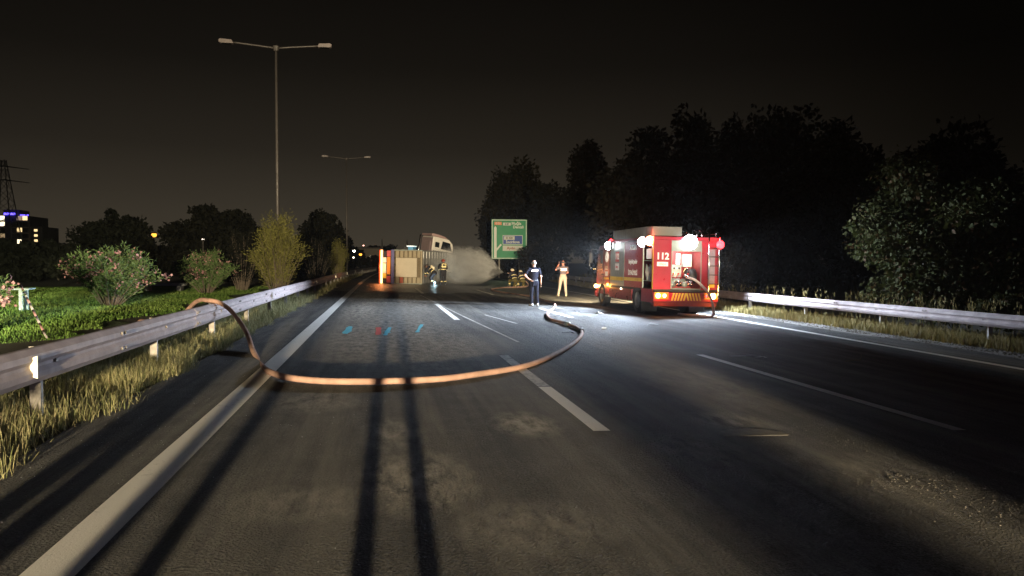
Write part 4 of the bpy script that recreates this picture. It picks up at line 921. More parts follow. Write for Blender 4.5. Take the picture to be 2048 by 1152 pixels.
def tractor():
    p = atY(846, 560, 69.5)
    T = thing('truck_tractor', 'white truck cab with dusky rear wall tilted behind the overturned trailer', 'truck', (p.x, 69.5, gz(p.x)+.55), (math.radians(-7), math.radians(3), math.radians(-70)))
    WC = mat('cab_white', (.75, .71, .65), .4, 0, .05, 2, 0, 0, .15); MV = mat('cab_rear_mauve', (.34, .25, .25), .55, 0, .08, 2)
    pr = [(0, 1.0), (2.25, .55), (2.38, 1.0), (2.30, 2.0), (1.95, 3.05), (1.55, 3.42), (0, 3.55)]
    MB().prism(pr, 'x', -1.22, 1.22).part('cab', WC, T, False, .06)
    MB().bx(-1.20, 1.20, -.05, -.002, 1.1, 3.42).part('rear_wall', MV, T, False, .02)
    MB().bx(-.9, .9, -.10, -.055, 1.3, 3.1).part('rear_panel', MV, T, False, .02)
    sp = [(0, 3.56), (1.50, 3.44), (1.15, 3.62), (.6, 3.74), (0.0, 3.80), (-.12, 3.78), (-.12, 3.58)]
    MB().prism(sp, 'x', -1.16, 1.16).part('roof_fairing', mat('fairing_mauve', (.40, .27, .26), .5, 0, .08, 2), T, False, .04)
    for s in (-1, 1):
        x = s*1.222
        MB().prism([(.85, 2.50), (1.92, 2.42), (1.68, 3.10), (.95, 3.20)], 'x', *sorted((x, x+s*.012))).part('side_window', GLASS, T)
        MB().prism([(.25, 2.62), (.66, 2.60), (.66, 3.05), (.25, 3.08)], 'x', *sorted((x, x+s*.012))).part('side_window', GLASS, T)
        MB().prism([(.1, 2.25), (2.22, 2.20), (2.22, 2.26), (.1, 2.31)], 'x', *sorted((x, x+s*.02))).part('trim_line', BLACK, T)
        MB().box((s*1.38, 2.05, 2.4), (.16, .1, .5)).part('mirror', BLACK, T)
        wheel(T, s*1.0, 1.3, .5, .3, s); wheel(T, s*1.0, -2.2, .5, .3, s, True)
    MB().add([(-1.05, 2.335, 2.05), (1.05, 2.335, 2.05), (1.0, 1.99, 3.02), (-1.0, 1.99, 3.02), (-1.05, 2.350, 2.055), (1.05, 2.350, 2.055), (1.0, 2.006, 3.025), (-1.0, 2.006, 3.025)], [(0, 1, 2, 3), (7, 6, 5, 4), (0, 4, 5, 1), (1, 5, 6, 2), (2, 6, 7, 3), (3, 7, 4, 0)]).part('windscreen', GLASS, T)
    for s in (-1, 1): MB().bx(s*.4-.06, s*.4+.06, -3.4, 1.0, .62, .85).part('chassis_beam', CHASSIS, T)
    MB().cyl((-.9, -.35, .8), (-.9, -.35, 3.6), .07, .07, 10).part('exhaust_stack', CHROME, T, True)
tractor()

# ------------------------------------------------------------------ fire hoses
def ground_pts(l, lift=.05): return [Vector((p.x, p.y, p.z+lift)) for p in (onroad(*q) for q in l)]
hz = [Vector((-6.2, 21.0, .10)), Vector((-4.6, 18.2, .32)), atX(392, 604, -3.75), atX(415, 601, -3.42), atX(437, 605, -3.18), atX(462, 622, -2.95), atX(483, 648, -2.70), atX(498, 678, -2.42), atX(507, 703, -2.18), atX(520, 728, -1.92)]
hz += ground_pts([(543, 752), (592, 765), (700, 771), (850, 767), (960, 755), (1060, 735), (1128, 705), (1160, 678), (1160, 663), (1128, 650), (1100, 641), (1095, 630), (1108, 618), (1108, 610), (1088, 603), (1062, 595)], .048)
hz += [Vector((6.9, 41.5, gz(6.9)+.05)), Vector((6.6, 47.0, gz(6.6)+.05)), Vector((8.2, 52.0, gz(8.2)+.05)), Vector((10.2, 54.2, gz(10)+.1)), Vector((10.15, 55.0, .35)), Vector((9.55, 55.35, .72)), Vector((9.05, 55.62, .82))]
hs = spline(hz, 10)
hs = [p+Vector((.006*math.sin(i*.31), .007*math.sin(i*.27+1), .003*abs(math.sin(i*.19)))) for i, p in enumerate(hs)]
H = thing('fire_hose', 'thick orange fire hose draped over the left barrier and looping across the road', 'fire hose', (hz[10].x, hz[10].y, 0))
MB().tube([p-H.location for p in hs], .043, 14).part('hose_line', HOSE, H, True)
def coupling(i, m):
    a, b = hs[i], hs[min(i+1, len(hs)-1)]; d = (b-a).normalized()
    MB().tube([a-H.location-d*.16, a-H.location-d*.12, a-H.location+d*.12, a-H.location+d*.16], [.052, .066, .066, .052], 14).part('coupling', m, H, True)
coupling(178, BLACK); coupling(188, SILVER); coupling(246, SILVER)
e_ = hs[-1]; d_ = (Vector((6.6, 59.2, 1.25))-e_).normalized()
MB().tube([e_-H.location, e_-H.location+d_*.15, e_-H.location+d_*.40, e_-H.location+d_*.46], [.045, .035, .028, .045], 12).part('nozzle', CHROME, H, True)
NOZ = e_+d_*.46
pb = Vector((10.05, 24.4, 1.10))
s2 = spline([pb, Vector((10.18, 24.0, 1.00)), Vector((10.48, 23.72, .62)), Vector((10.62, 23.62, .15)), Vector((10.60, 23.68, -.165)), Vector((10.2, 24.0, -.155)), Vector((9.9, 24.8, -.15))], 8)
H2 = thing('suction_hose', 'grey hose running from the pump bay of the fire engine down to the road', 'fire hose', (10.6, 23.68, gz(10.6)))
MB().tube([p-H2.location for p in s2], .042, 12).part('hose_line', mat('hose_grey', (.45, .38, .36), .7, 0, .1, 12), H2, True)
MB().tube([pb-H2.location-Vector((.03, -.12, -.05)), pb-H2.location+Vector((.03, -.08, -.03))], [.07, .06], 12).part('coupling', CHROME, H2, True)

# ------------------------------------------------------------------ water spray
def spray():
    tgt = Vector((5.2, 60.6, 0)); ax = Vector((tgt.x-NOZ.x, tgt.y-NOZ.y, 0)); ax.normalize(); sd = Vector((-ax.y, ax.x, 0)); n = 32; Ltot = 8.4
    prof = [(0, .03), (.4, .24), (.9, .52), (1.5, .86), (2.1, 1.20), (2.7, 1.46), (3.4, 1.56), (4.6, 1.60), (6.0, 1.60), (7.6, 1.60), (Ltot, 1.5)]
    g0 = gz(NOZ.x)+.03-NOZ.z; vs = []; fs = []
    for s, r in prof:
        zc = .50*min(1, s/2.7)
        for k in range(n): a = 2*pi*k/n; vs.append((r*1.1*math.cos(a), s, max(g0, zc+r*math.sin(a))))
    m_ = len(prof)
    for i in range(m_-1):
        for k in range(n): a = i*n+k; b = i*n+(k+1) % n; fs.append((a, b, b+n, a+n))
    fs.append(tuple(range(n-1, -1, -1))); fs.append(tuple(range((m_-1)*n, m_*n)))
    m = bpy.data.materials.new('water_mist'); m.use_nodes = True; t = NT(m); t.n.remove(t.n['Principled BSDF'])
    v = t.new('ShaderNodeVolumePrincipled'); v.inputs['Color'].default_value = (.95, .95, .94, 1); v.inputs['Anisotropy'].default_value = -.15
    sx = t.new('ShaderNodeSeparateXYZ'); t.l.new(t.new('ShaderNodeTexCoord').outputs['Object'], sx.inputs[0])
    S = t.math('MAXIMUM', sx.outputs[1], .05); zc = t.math('MULTIPLY', t.math('MINIMUM', t.math('MULTIPLY', S, 1/2.7), 1.0), .50)
    dz = t.math('SUBTRACT', sx.outputs[2], zc); rr = t.math('POWER', t.math('ADD', t.math('POWER', t.math('ABSOLUTE', sx.outputs[0]), 2.0), t.math('POWER', t.math('ABSOLUTE', dz), 2.0)), .5)
    cbv = t.new('ShaderNodeTexCoord').outputs['Object']; rm = t.math('ADD', t.math('MULTIPLY', t.math('MINIMUM', S, 2.75), .54), .03); q = t.math('DIVIDE', rr, rm)
    q = t.math('ADD', q, t.math('MULTIPLY', t.math('SUBTRACT', t.noise(cbv, 1.6, 5, .7), .5), .55)); edge = t.ramp(q, 1.02, .62); cb = t.new('ShaderNodeCombineXYZ'); t.put(cb.inputs[0], t.math('DIVIDE', sx.outputs[0], S)); t.put(cb.inputs[1], t.math('MULTIPLY', S, .12)); t.put(cb.inputs[2], t.math('DIVIDE', dz, S))
    ray_n = t.ramp(t.noise(cb.outputs[0], 7.0, 4, .65), .36, .64, .25, 1.6); near = t.ramp(S, .0, 2.6, 3.4, .8); end = t.ramp(S, 8.3, 4.6)
    t.put(v.inputs['Density'], t.math('MULTIPLY', t.math('MULTIPLY', t.math('MULTIPLY', edge, ray_n), t.math('MULTIPLY', near, end)), .78)); t.l.new(v.outputs[0], t.n['Material Output'].inputs['Volume'])
    b = MB(); b.add(vs, fs); o = b.part('water_spray', m); o.location = NOZ; o.rotation_euler = (0, 0, math.atan2(-ax.x, ax.y)); tag(o, 'wide pale fan of water spray from the nozzle of the kneeling firefighters', 'water spray', kind='stuff')
    # droplets thrown along the jet
    N = 5200; s = RNG.uniform(0, 1, N)**.8*5.0; sp = RNG.normal(0, .42, (N, 2))*np.minimum(s, 2.7)[:, None]*.6
    base = np.array(NOZ)+s[:, None]*np.array(ax); base[:, 2] += .5*np.minimum(s/2.7, 1)
    P = base+sp[:, :1]*np.array(sd)+np.array([[0, 0, 1]])*sp[:, 1:]; P[:, 2] = np.maximum(P[:, 2], -.05)
    D = P-np.array(NOZ)+RNG.normal(0, .05, P.shape); V, Q = leaf_quads(P, D, RNG.uniform(.03, .12, N), RNG.uniform(.004, .010, N))
    o = bpy.data.objects.new('water_droplets', mesh_np('water_droplets', V, Q, mat('droplet', (.75, .76, .75), .2, 0, .02))); COL.objects.link(o)
    tag(o, 'bright droplets flying from the nozzle within the water spray', 'water spray', kind='stuff')
spray()

# ------------------------------------------------------------------ people
def capsule(mb, a, b, ra, rb, side=None, flat=1.0, n=12):
    """closed tapered capsule from a to b; flat < 1 squeezes it perpendicular to side"""
    a, b = Vector(a), Vector(b); u = (b-a); L = u.length; u = u.normalized() if L > 1e-6 else Vector((0, 0, 1))
    s = Vector(side) if side is not None else (Vector((1, 0, 0)) if abs(u.x) < .8 else Vector((0, 1, 0)))
    s = (s-u*s.dot(u)).normalized(); t = u.cross(s); vs = []; rings = []
    for k in range(1, 4): th = -pi/2+k*pi/8; rings.append((a+u*ra*math.sin(th), ra*math.cos(th)))
    rings += [(a, ra), (a.lerp(b, .5), (ra+rb)/2), (b, rb)]
    for k in range(1, 4): th = k*pi/8; rings.append((b+u*rb*math.sin(th), rb*math.cos(th)))
    for c, r in rings:
        for k in range(n): an = 2*pi*k/n; vs.append(c+s*r*math.cos(an)+t*r*flat*math.sin(an))
    m = len(rings); fs = [(i*n+k, i*n+(k+1) % n, (i+1)*n+(k+1) % n, (i+1)*n+k) for i in range(m-1) for k in range(n)]
    vs += [a-u*ra, b+u*rb]; lo, hi = len(vs)-2, len(vs)-1
    for k in range(n): fs.append((lo, (k+1) % n, k)); fs.append((hi, (m-1)*n+k, (m-1)*n+(k+1) % n))
    mb.add(vs, fs)
STAND = dict(pelvis=(0, 0, .95), waist=(0, .0, 1.10), chest=(0, .0, 1.32), neck=(0, -.01, 1.50), head=(0, .015, 1.66), face=(0, 1, 0),
             shL=(-.19, 0, 1.43), elL=(-.25, -.02, 1.15), wrL=(-.26, .04, .90), shR=(.19, 0, 1.43), elR=(.25, -.02, 1.15), wrR=(.26, .04, .90),
             hipL=(-.095, 0, .92), knL=(-.11, .02, .50), anL=(-.13, -.02, .09), hipR=(.095, 0, .92), knR=(.11, .02, .50), anR=(.13, -.02, .09),
             toeL=None, toeR=None, handL=(0, 0, -1), handR=(0, 0, -1), curl=.5)
def person(label, loc, rz, pose, mats, scale=1.0, group=None, bulk=1.0, sleeve='short', voxel=.013, extras=None):
    J = dict(STAND); J.update(pose); g = {k: Vector(v) if isinstance(v, tuple) else v for k, v in J.items()}
    root = thing('person', label, 'person', loc, (0, 0, rz), group); root.scale = (scale,)*3
    B = []                                         # bones: a, b, ra, rb, region, side, flat
    k = bulk; side = g['shR']-g['shL']
    B += [(g['pelvis'], g['waist'], .165*k, .150*k, 'trousers', side, .68), (g['waist'], g['chest'], .150*k, .175*k, 'shirt', side, .66), (g['chest'], g['neck'].lerp(g['chest'], .35), .172*k, .12*k, 'shirt', side, .66),
          (g['chest'].lerp(g['neck'], .6), g['neck']+(g['head']-g['neck'])*.3, .062, .056, 'skin', side, 1)]
    fc = g['face'].normalized(); upv = (g['head']-g['neck']).normalized(); sd = fc.cross(upv).normalized()
    hd = g['head']
    B += [(hd-upv*.02+fc*.012, hd+upv*.045-fc*.01, .078, .082, 'skin', sd, 1.08), (hd-upv*.075+fc*.045, hd-upv*.02+fc*.03, .045, .06, 'skin', sd, 1.0),
          (hd-upv*.022+fc*.092, hd+upv*.012+fc*.088, .015, .009, 'skin', sd, 1)]
    for s in (-1, 1):
        B.append((hd+sd*s*.082-upv*.03, hd+sd*s*.084+upv*.015, .014, .018, 'skin', fc, .7)); B.append((hd+sd*s*.032+fc*.080+upv*.012, hd+sd*s*.034+fc*.080+upv*.012, .010, .010, 'eye', sd, 1))
    B.append((hd-upv*.058+fc*.086-sd*.02, hd-upv*.058+fc*.086+sd*.02, .008, .008, 'lip', sd, 1))
    for S in 'LR':
        sh, elb, wr = g['sh'+S], g['el'+S], g['wr'+S]; m2 = sh.lerp(elb, .62)
        if sleeve == 'short':
            B += [(sh, m2, .068*k, .060*k, 'shirt', None, 1), (m2, elb, .048, .042, 'skin', None, 1), (elb, wr, .043, .029, 'skin', None, 1)]
        else: B += [(sh, elb, .070*k, .058*k, 'shirt', None, 1), (elb, wr, .056*k, .042*k, 'shirt', None, 1)]
        B.append((g['chest'].lerp(g['neck'], .45), sh, .07*k, .072*k, 'shirt', None, .9))
        # hand: palm and five fingers
        hdn = g['hand'+S].normalized(); ref = Vector((0, 1, 0)) if abs(hdn.y) < .8 else Vector((1, 0, 0)); wd = (ref-hdn*ref.dot(hdn)).normalized(); nn = hdn.cross(wd)*(1 if S == 'L' else -1)
        pc = wr+hdn*.085; B.append((wr+hdn*.02, pc, .030, .038, 'skin', wd, .5))
        for f, (o, ln) in enumerate(((-.030, .062), (-.010, .072), (.010, .068), (.029, .052))):
            r0 = pc+wd*o*1.15+hdn*.012; r1 = r0+(hdn*(1-J['curl']*.3)+nn*J['curl']*.6).normalized()*ln*.55; r2 = r1+(hdn*(1-J['curl'])+nn*J['curl']).normalized()*ln*.55
            B += [(r0, r1, .010, .009, 'skin', None, 1), (r1, r2, .009, .0075, 'skin', None, 1)]
        th = wr+hdn*.04-wd*.03; t1 = th+(hdn*.7-wd*.7).normalized()*.035; B += [(th, t1, .013, .011, 'skin', None, 1), (t1, t1+(hdn*.9-wd*.2+nn*.3).normalized()*.03, .011, .009, 'skin', None, 1)]
        hp, kn, an = g['hip'+S], g['kn'+S], g['an'+S]
        B += [(g['pelvis']*.4+hp*.6, hp, .13*k, .105*k, 'trousers', None, 1), (hp, kn, .100*k, .070*k, 'trousers', None, 1), (kn, kn.lerp(an, .35), .070*k, .066*k, 'trousers', None, 1), (kn.lerp(an, .35), an+Vector((0, 0, .02)), .066*k, .056*k, 'trousers', None, 1)]
        td = g['toe'+S] if g['toe'+S] is not None else Vector((0.04*(1 if S == 'R' else -1), .19, 0))
        hl = an-td.normalized()*.05; z0 = min(an.z, .055)
        B += [(Vector((hl.x, hl.y, an.z-.035)), an+td*.45+Vector((0, 0, -.04)), .048, .047, 'shoe', None, 1), (an+td*.45+Vector((0, 0, -.042)), an+td+Vector((0, 0, -.05)), .047, .034, 'shoe', None, 1)]
    mb = MB()
    for a, b, ra, rb, rg, s, fl in B: capsule(mb, a, b, ra, rb, s, fl)
    tmp = bpy.data.objects.new('tmp', mb.mesh('tmp', None, True)); COL.objects.link(tmp)
    m = tmp.modifiers.new('r', 'REMESH'); m.mode = 'VOXEL'; m.voxel_size = voxel
    m = tmp.modifiers.new('s', 'SMOOTH'); m.factor = .5; m.iterations = 3
    dg = bpy.context.evaluated_depsgraph_get(); me = bpy.data.meshes.new_from_object(tmp.evaluated_get(dg)); bpy.data.objects.remove(tmp)
    regs = ['shirt', 'trousers', 'skin', 'shoe', 'eye', 'lip']; me.materials.clear()
    for r_ in regs: me.materials.append(mats.get(r_) or {'eye': INK, 'lip': LIP, 'skin': SKIN, 'shoe': SHOE}[r_])
    nf = len(me.polygons); C = np.empty(nf*3, np.float32); me.polygons.foreach_get('center', C); C = C.reshape(-1, 3); best = np.full(nf, 1e9); idx = np.zeros(nf, np.int32)
    for a, b, ra, rb, rg, s, fl in B:
        A = np.array(a); U = np.array(b)-A; tt = np.clip(((C-A)@U)/max(1e-9, U@U), 0, 1); d = np.linalg.norm(C-A-tt[:, None]*U, axis=1)-(ra+(rb-ra)*tt)*(1 if fl >= .9 else .83)
        w_ = d < best; best[w_] = d[w_]; idx[w_] = regs.index(rg)
    me.polygons.foreach_set('material_index', idx); me.polygons.foreach_set('use_smooth', np.ones(nf, bool)); me.name = 'body'
    link(bpy.data.objects.new('body', me), root)
    def shell(nm, m_, up0, scl=(.092, .104, .10), back=-.012, cut=-.01):      # hair or helmet cap over the skull
        b = MB(); n, mm = 18, 8; vs = []; 
        for j in range(mm+1):
            ph = pi/2*(j/mm)*1.18
            for i in range(n):
                th = 2*pi*i/n; f = math.cos(th); dn = (1.0 if f < .2 else .72)
                v = sd*scl[0]*math.sin(ph*dn)*math.sin(th)+fc*scl[1]*math.sin(ph*dn)*f+upv*scl[2]*math.cos(ph*dn); vs.append(hd+upv*up0+fc*back+v)
        fs = [(j*n+i, j*n+(i+1) % n, (j+1)*n+(i+1) % n, (j+1)*n+i) for j in range(mm) for i in range(n)]; b.add(vs, fs); o = b.part(nm, m_, root, True)
        sm = o.modifiers.new('t', 'SOLIDIFY'); sm.thickness = .012; sm.offset = 1; return o
    if extras: extras(root, g, shell, fc, upv, sd)
    return root
SKIN = mat('skin', (.26, .145, .10), .55, 0, .08, 9); LIP = mat('lip', (.35, .15, .12), .5); SHOE = mat('shoe_dark', (.05, .05, .055), .6); SHOE_G = mat('shoe_grey', (.32, .32, .34), .6)
NAVY = mat('cloth_navy', (.006, .0065, .012), .85, 0, .2, 9, .4, 40); NAVY_T = mat('cloth_navy_trousers', (.007, .0075, .013), .85, 0, .2, 9, .4, 40)
GREYH = mat('hair_grey', (.11, .11, .11), .6, 0, .25, 40, .6, 90); DARKH = mat('hair_dark', (.03, .022, .018), .6, 0, .2, 40)
TURN = mat('turnout_cloth', (.028, .027, .032), .85, 0, .25, 9, .4, 40); STRIPE = mat('reflective_stripe', (.85, .72, .36), .4, 0, .05); HELM_W = mat('helmet_cream', (.75, .66, .48), .35, 0, .06); HELM_R = mat('helmet_dark_red', (.30, .05, .03), .35)
def ring_band(root, c, axis, side, r, flat, h, m=None, name='reflective_stripe'):
    a = Vector(axis).normalized(); s = Vector(side); s = (s-a*s.dot(a)).normalized(); t = a.cross(s); n = 18; vs = []; fs = []
    for z in (-h/2, h/2):
        for i in range(n): th = 2*pi*i/n; vs.append(Vector(c)+a*z+s*r*math.cos(th)+t*r*flat*math.sin(th))
    for i in range(n): fs.append((i, (i+1) % n, n+(i+1) % n, n+i))
    b = MB(); b.add(vs, fs); o = b.part(name, m or STRIPE, root, True); sm = o.modifiers.new('t', 'SOLIDIFY'); sm.thickness = .008; sm.offset = 1
# 1: officer from behind, left hand on hip, phone in the right hand
m1 = onroad(1068, 612)
def ex1(root, g, shell, fc, upv, sd):
    shell('hair', GREYH, .0); text('AFAD', .105, (.0, -.128, 1.385), (pi/2, 0, 0), LETTER, root, bold=.004, ext=.004)
    MB().box((.275, .0, .80), (.018, .075, .14), (.15, 0, 0)).part('radio', BLACK, root, False, .006); ring_band(root, (0, 0, 1.0), (0, 0, 1), (1, 0, 0), .172, .69, .035, BLACK, 'belt')
    b = MB(); b.bx(-.06, .06, -.125, -.10, .80, .92); b.part('back_pocket', NAVY_T, root)
person('grey haired man in navy uniform standing hand on hip beside the hose', m1, .08,
       dict(elL=(-.40, -.06, 1.20), wrL=(-.20, -.10, 1.03), handL=(.8, .0, -.5), elR=(.27, -.04, 1.14), wrR=(.28, .0, .88), knL=(-.10, .02, .50), anL=(-.105, -.02, .09), knR=(.12, .03, .50), anR=(.15, .02, .09)),
       dict(shirt=NAVY, trousers=NAVY_T, shoe=SHOE_G), m1.z*0+1.01, None, 1.06, extras=ex1)
# 2: man with raised arm and reflective vest
m2_ = onroad(1126, 593)
VEST = mat('vest_mauve_grey', (.075, .055, .06), .8, 0, .12, 9, .3, 40); TROU = mat('trousers_stone', (.24, .19, .155), .85, 0, .12, 9, .3, 40)
def ex2(root, g, shell, fc, upv, sd):
    shell('hair', DARKH, .0)
    for z in (1.37, 1.30): MB().bx(-.14, .14, -.137, -.126, z-.022, z+.022).part('reflective_stripe', mat('stripe_white', (.85, .82, .74), .4), root)
    MB().box((-.175, .06, 1.66), (.012, .07, .14), (.1, 0, 0)).part('phone', BLACK, root, False, .004)
person('man in reflective vest and pale trousers holding a phone to his ear', m2_, .0,
       dict(elL=(-.36, .02, 1.33), wrL=(-.20, .06, 1.58), handL=(.2, .1, 1), elR=(.26, .10, 1.18), wrR=(.12, .26, 1.12), handR=(-.7, .6, .0), knL=(-.16, .02, .50), anL=(-.24, .0, .09), hipL=(-.10, 0, .92), knR=(.12, .02, .5), anR=(.15, -.02, .09)),
       dict(shirt=VEST, trousers=TROU, shoe=mat('shoe_tan', (.42, .33, .22), .6), skin=mat('skin_ruddy', (.30, .10, .065), .55)), 1.06, None, 1.04, extras=ex2)
# firefighters
def ff_extras(helm, tank=False, square=False):
    def f(root, g, shell, fc, upv, sd):
        shell('helmet', helm, .005, (.120, .140, .125)); 
        b = MB(); hd = g['head']; n = 20; vs = []; fs = []
        for r_ in (.115, .160):
            for i in range(n): th = 2*pi*i/n; vs.append(hd+upv*(.035-(r_-.115)*.5)+fc*(-.015+r_*1.15*math.cos(th))+sd*r_*math.sin(th))
        for i in range(n): fs.append((i, (i+1) % n, n+(i+1) % n, n+i))
        b.add(vs, fs); o = b.part('helmet_brim', helm, root, True); sm = o.modifiers.new('t', 'SOLIDIFY'); sm.thickness = .008
        side = g['shR']-g['shL']; up = g['chest']-g['waist']
        ring_band(root, g['chest']-up*.15, up, side, .195, .70, .055); ring_band(root, g['waist']-up*.05, up, side, .180, .72, .055)
        for S in 'LR':
            ring_band(root, g['el'+S].lerp(g['wr'+S], .55), g['wr'+S]-g['el'+S], (0, 0, 1) if abs((g['wr'+S]-g['el'+S]).normalized().z) < .8 else (1, 0, 0), .064, 1, .05)
            ax = g['an'+S]-g['kn'+S]; ring_band(root, g['kn'+S].lerp(g['an'+S], .62), ax, (1, 0, 0) if abs(ax.normalized().x) < .8 else (0, 1, 0), .082, 1, .06)
        if square:
            for q in ((-.15, .15, 1.22, 1.27), (-.15, .15, 1.44, 1.48), (-.15, -.11, 1.272, 1.438), (.11, .15, 1.272, 1.438)): MB().bx(q[0], q[1], -.168, -.150, q[2], q[3]).part('reflective_frame', STRIPE, root)
        if tank:
            bk = -fc*.19; c = g['chest']+bk; MB().tube([c-up*1.0, c-up*.9, c+up*.35, c+up*.5], [.03, .085, .085, .03], 14).part('air_cylinder', HELM_W, root, True)
    return f
KNEEL = dict(pelvis=(0, -.12, .50), waist=(0, -.04, .64), chest=(0, .06, .86), neck=(0, .13, 1.03), head=(0, .17, 1.18), face=(0, 1, -.05),
             shL=(-.19, .09, .97), shR=(.19, .09, .97), elL=(-.24, .26, .76), wrL=(-.06, .46, .74), elR=(.24, .22, .74), wrR=(.06, .36, .68), handL=(.3, .9, 0), handR=(-.3, .9, 0),
             hipL=(-.1, -.10, .48), knL=(-.14, .32, .48), anL=(-.14, .28, .09), hipR=(.1, -.12, .47), knR=(.14, .14, .10), anR=(.14, -.26, .09), toeR=(0, -.06, -.06))
FG = 'firefighters in dark turnout gear'
YTR = mat('turnout_trousers_yellow', (.10, .08, .025), .8, 0, .3, 9, .3, 30)
az = math.atan2(-d_.x, d_.y)
person('kneeling firefighter in cream helmet aiming the nozzle of the water spray', (9.42, 55.15, gz(9.6)), az, KNEEL, dict(shirt=TURN, trousers=YTR), 1.03, FG, 1.18, 'long', .014, ff_extras(HELM_W))
person('firefighter in cream helmet crouching behind the nozzle man and holding the hose', (9.95, 54.75, gz(10.0)), az-.2, {**KNEEL, 'head': (.0, .20, 1.14)}, dict(shirt=TURN, trousers=YTR), 1.0, FG, 1.18, 'long', .014, ff_extras(HELM_W))
f3 = onroad(866, 569)
person('firefighter bending down with an air cylinder on the back beside the overturned trailer', f3, math.radians(62),
       dict(pelvis=(0, -.10, .80), waist=(0, .02, .92), chest=(0, .20, 1.08), neck=(0, .36, 1.18), head=(0, .48, 1.24), face=(0, .7, -.7), shL=(-.19, .28, 1.14), shR=(.19, .28, 1.14), elL=(-.24, .42, .90), wrL=(-.14, .52, .68), elR=(.24, .42, .88), wrR=(.14, .54, .66),
            hipL=(-.1, -.10, .78), hipR=(.1, -.10, .78), knL=(-.15, .14, .46), anL=(-.16, -.05, .09), knR=(.15, .2, .45), anR=(.16, .06, .09), handL=(0, .3, -1), handR=(0, .3, -1)),
       dict(shirt=TURN, trousers=TURN), 1.12, FG, 1.22, 'long', .015, ff_extras(mat('helmet_black', (.05, .04, .04), .4), True))
f4 = onroad(887, 570)
person('firefighter with a yellow square on the back standing by the overturned trailer', f4, math.radians(12),
       dict(elL=(-.30, .06, 1.18), wrL=(-.26, .24, 1.08), handL=(.1, 1, -.2), elR=(.27, .04, 1.16), wrR=(.16, .24, 1.04), handR=(-.3, 1, 0)), dict(shirt=TURN, trousers=TURN), 1.08, FG, 1.22, 'long', .015, ff_extras(HELM_R, False, True))
# hand lamp of the two at the trailer: the cold light between them
t = thing('hand_lamp', 'small hand lamp throwing cold white light between the two firefighters at the trailer', 'lamp', Vector((f4.x-.62, f4.y+.55, gz(f4.x))))
b = MB(); b.cyl((0, 0, .0), (0, 0, .12), .09, .07, 12); b.part('battery_case', BLACK, t); MB().sphere((0, 0, .16), .055, 12, 8).part('bulb', emit('lamp_cold', (.6, .9, 1.0), 14), t, True)
MB().tube(spline([(-.08, 0, .1), (0, .02, .30), (.08, 0, .1)], 5), .01, 6).part('handle', BLACK, t, True)
point('cold_glow', (0, 0, .36), 26, (.55, .85, 1), t, .05)

# ------------------------------------------------------------------ things lying on the road
def slab(name, label, cat, p, dims, rz, m, group=None, bend_=.0):
    o = MB(); L, W_, T_ = dims; n = 5; pts = []
    vs = []; fs = []
    for i in range(n+1):
        u = i/n-.5; z = .012+bend_*math.sin((u+.5)*pi)+.4*bend_*math.sin(u*9)
        for s in (-1, 1):
            wv = W_/2*(1-.35*abs(u)*abs(math.sin(i*2.3+s)))
            for zz in (0, T_): vs.append((u*L, s*wv, z+zz))
    for i in range(n):
        a = i*4; b_ = a+4
        for q in ((0, 2), (2, 3), (3, 1), (1, 0)): fs.append((a+q[0], a+q[1], b_+q[1], b_+q[0]))
    fs.append((0, 1, 3, 2)); fs.append((n*4, n*4+2, n*4+3, n*4+1)); o.add(vs, fs)
    ob = o.part(name, m); ob.location = p; ob.rotation_euler = (0, math.atan(KF), rz); return tag(ob, label, cat, group)
CY_ = paint_mat('spray_cyan', (.10, .50, .62), .1); RD_ = paint_mat('spray_red', (.50, .05, .03), .1); PAPER = mat('paper_white', (.55, .53, .50), .8)
def spray_mark(pts, wd, m):
    """a hand sprayed survey stroke on the asphalt, ragged along its edges"""
    q = spline([onroad(*p) for p in pts], 6); V = []
    for i, p in enumerate(q):
        d = (q[min(i+1, len(q)-1)]-q[max(i-1, 0)]).normalized(); n2 = Vector((d.y, -d.x, 0)); k = wd*rnd.uniform(.6, 1.15)/2
        for s_ in (-1, 1): v = p+n2*k*s_; V.append((v.x, v.y, gz(v.x)+.005))
    o = bpy.data.objects.new('spray_mark', mesh_np('spray_mark', V, [(2*i, 2*i+1, 2*i+3, 2*i+2) for i in range(len(q)-1)], m)); COL.objects.link(o); o.parent = road
spray_mark([(690, 668), (694, 661), (701, 653)], .15, CY_); spray_mark([(701, 655), (699, 662), (691, 667)], .10, CY_)
spray_mark([(770, 671), (775, 663), (780, 655)], .10, CY_); spray_mark([(772, 662), (777, 666)], .12, CY_); spray_mark([(834, 665), (838, 658), (844, 649)], .09, CY_); spray_mark([(756, 670), (757, 663), (757, 655)], .13, RD_)
slab('rubber_strip', 'long black rubber strip lying on the dark right lane', 'debris', onroad(1493, 714), (.62, .10, .012), .05, BLACK, None, .02)
slab('torn_sheet', 'pale torn end lying against the black rubber strip', 'debris', onroad(1521, 716), (.22, .06, .004), .1, mat('sheet_grey', (.25, .24, .23), .8), None, .015)
slab('rubber_strip', 'short black rubber piece beside the hose coupling', 'debris', onroad(1136, 667), (.30, .09, .012), .3, BLACK, None, .02)
for px, py, lab in ((1208, 659, 'crumpled pale paper between hose and fire engine'), (1305, 651, 'flat pale paper behind the fire engine'), (1199, 628, 'flat pale paper near the front wheel of the fire engine'), (1667, 652, 'crumpled pale paper on the gravel shoulder')):
    slab('paper_litter', lab, 'litter', onroad(px, py), (.30, .12, .01), rnd.uniform(0, 3), PAPER, 'paper litter on the road', .03)
tw = thing('dry_twig', 'forked dry twig on the dark right lane near the edge line', 'twig', onroad(1712, 724))
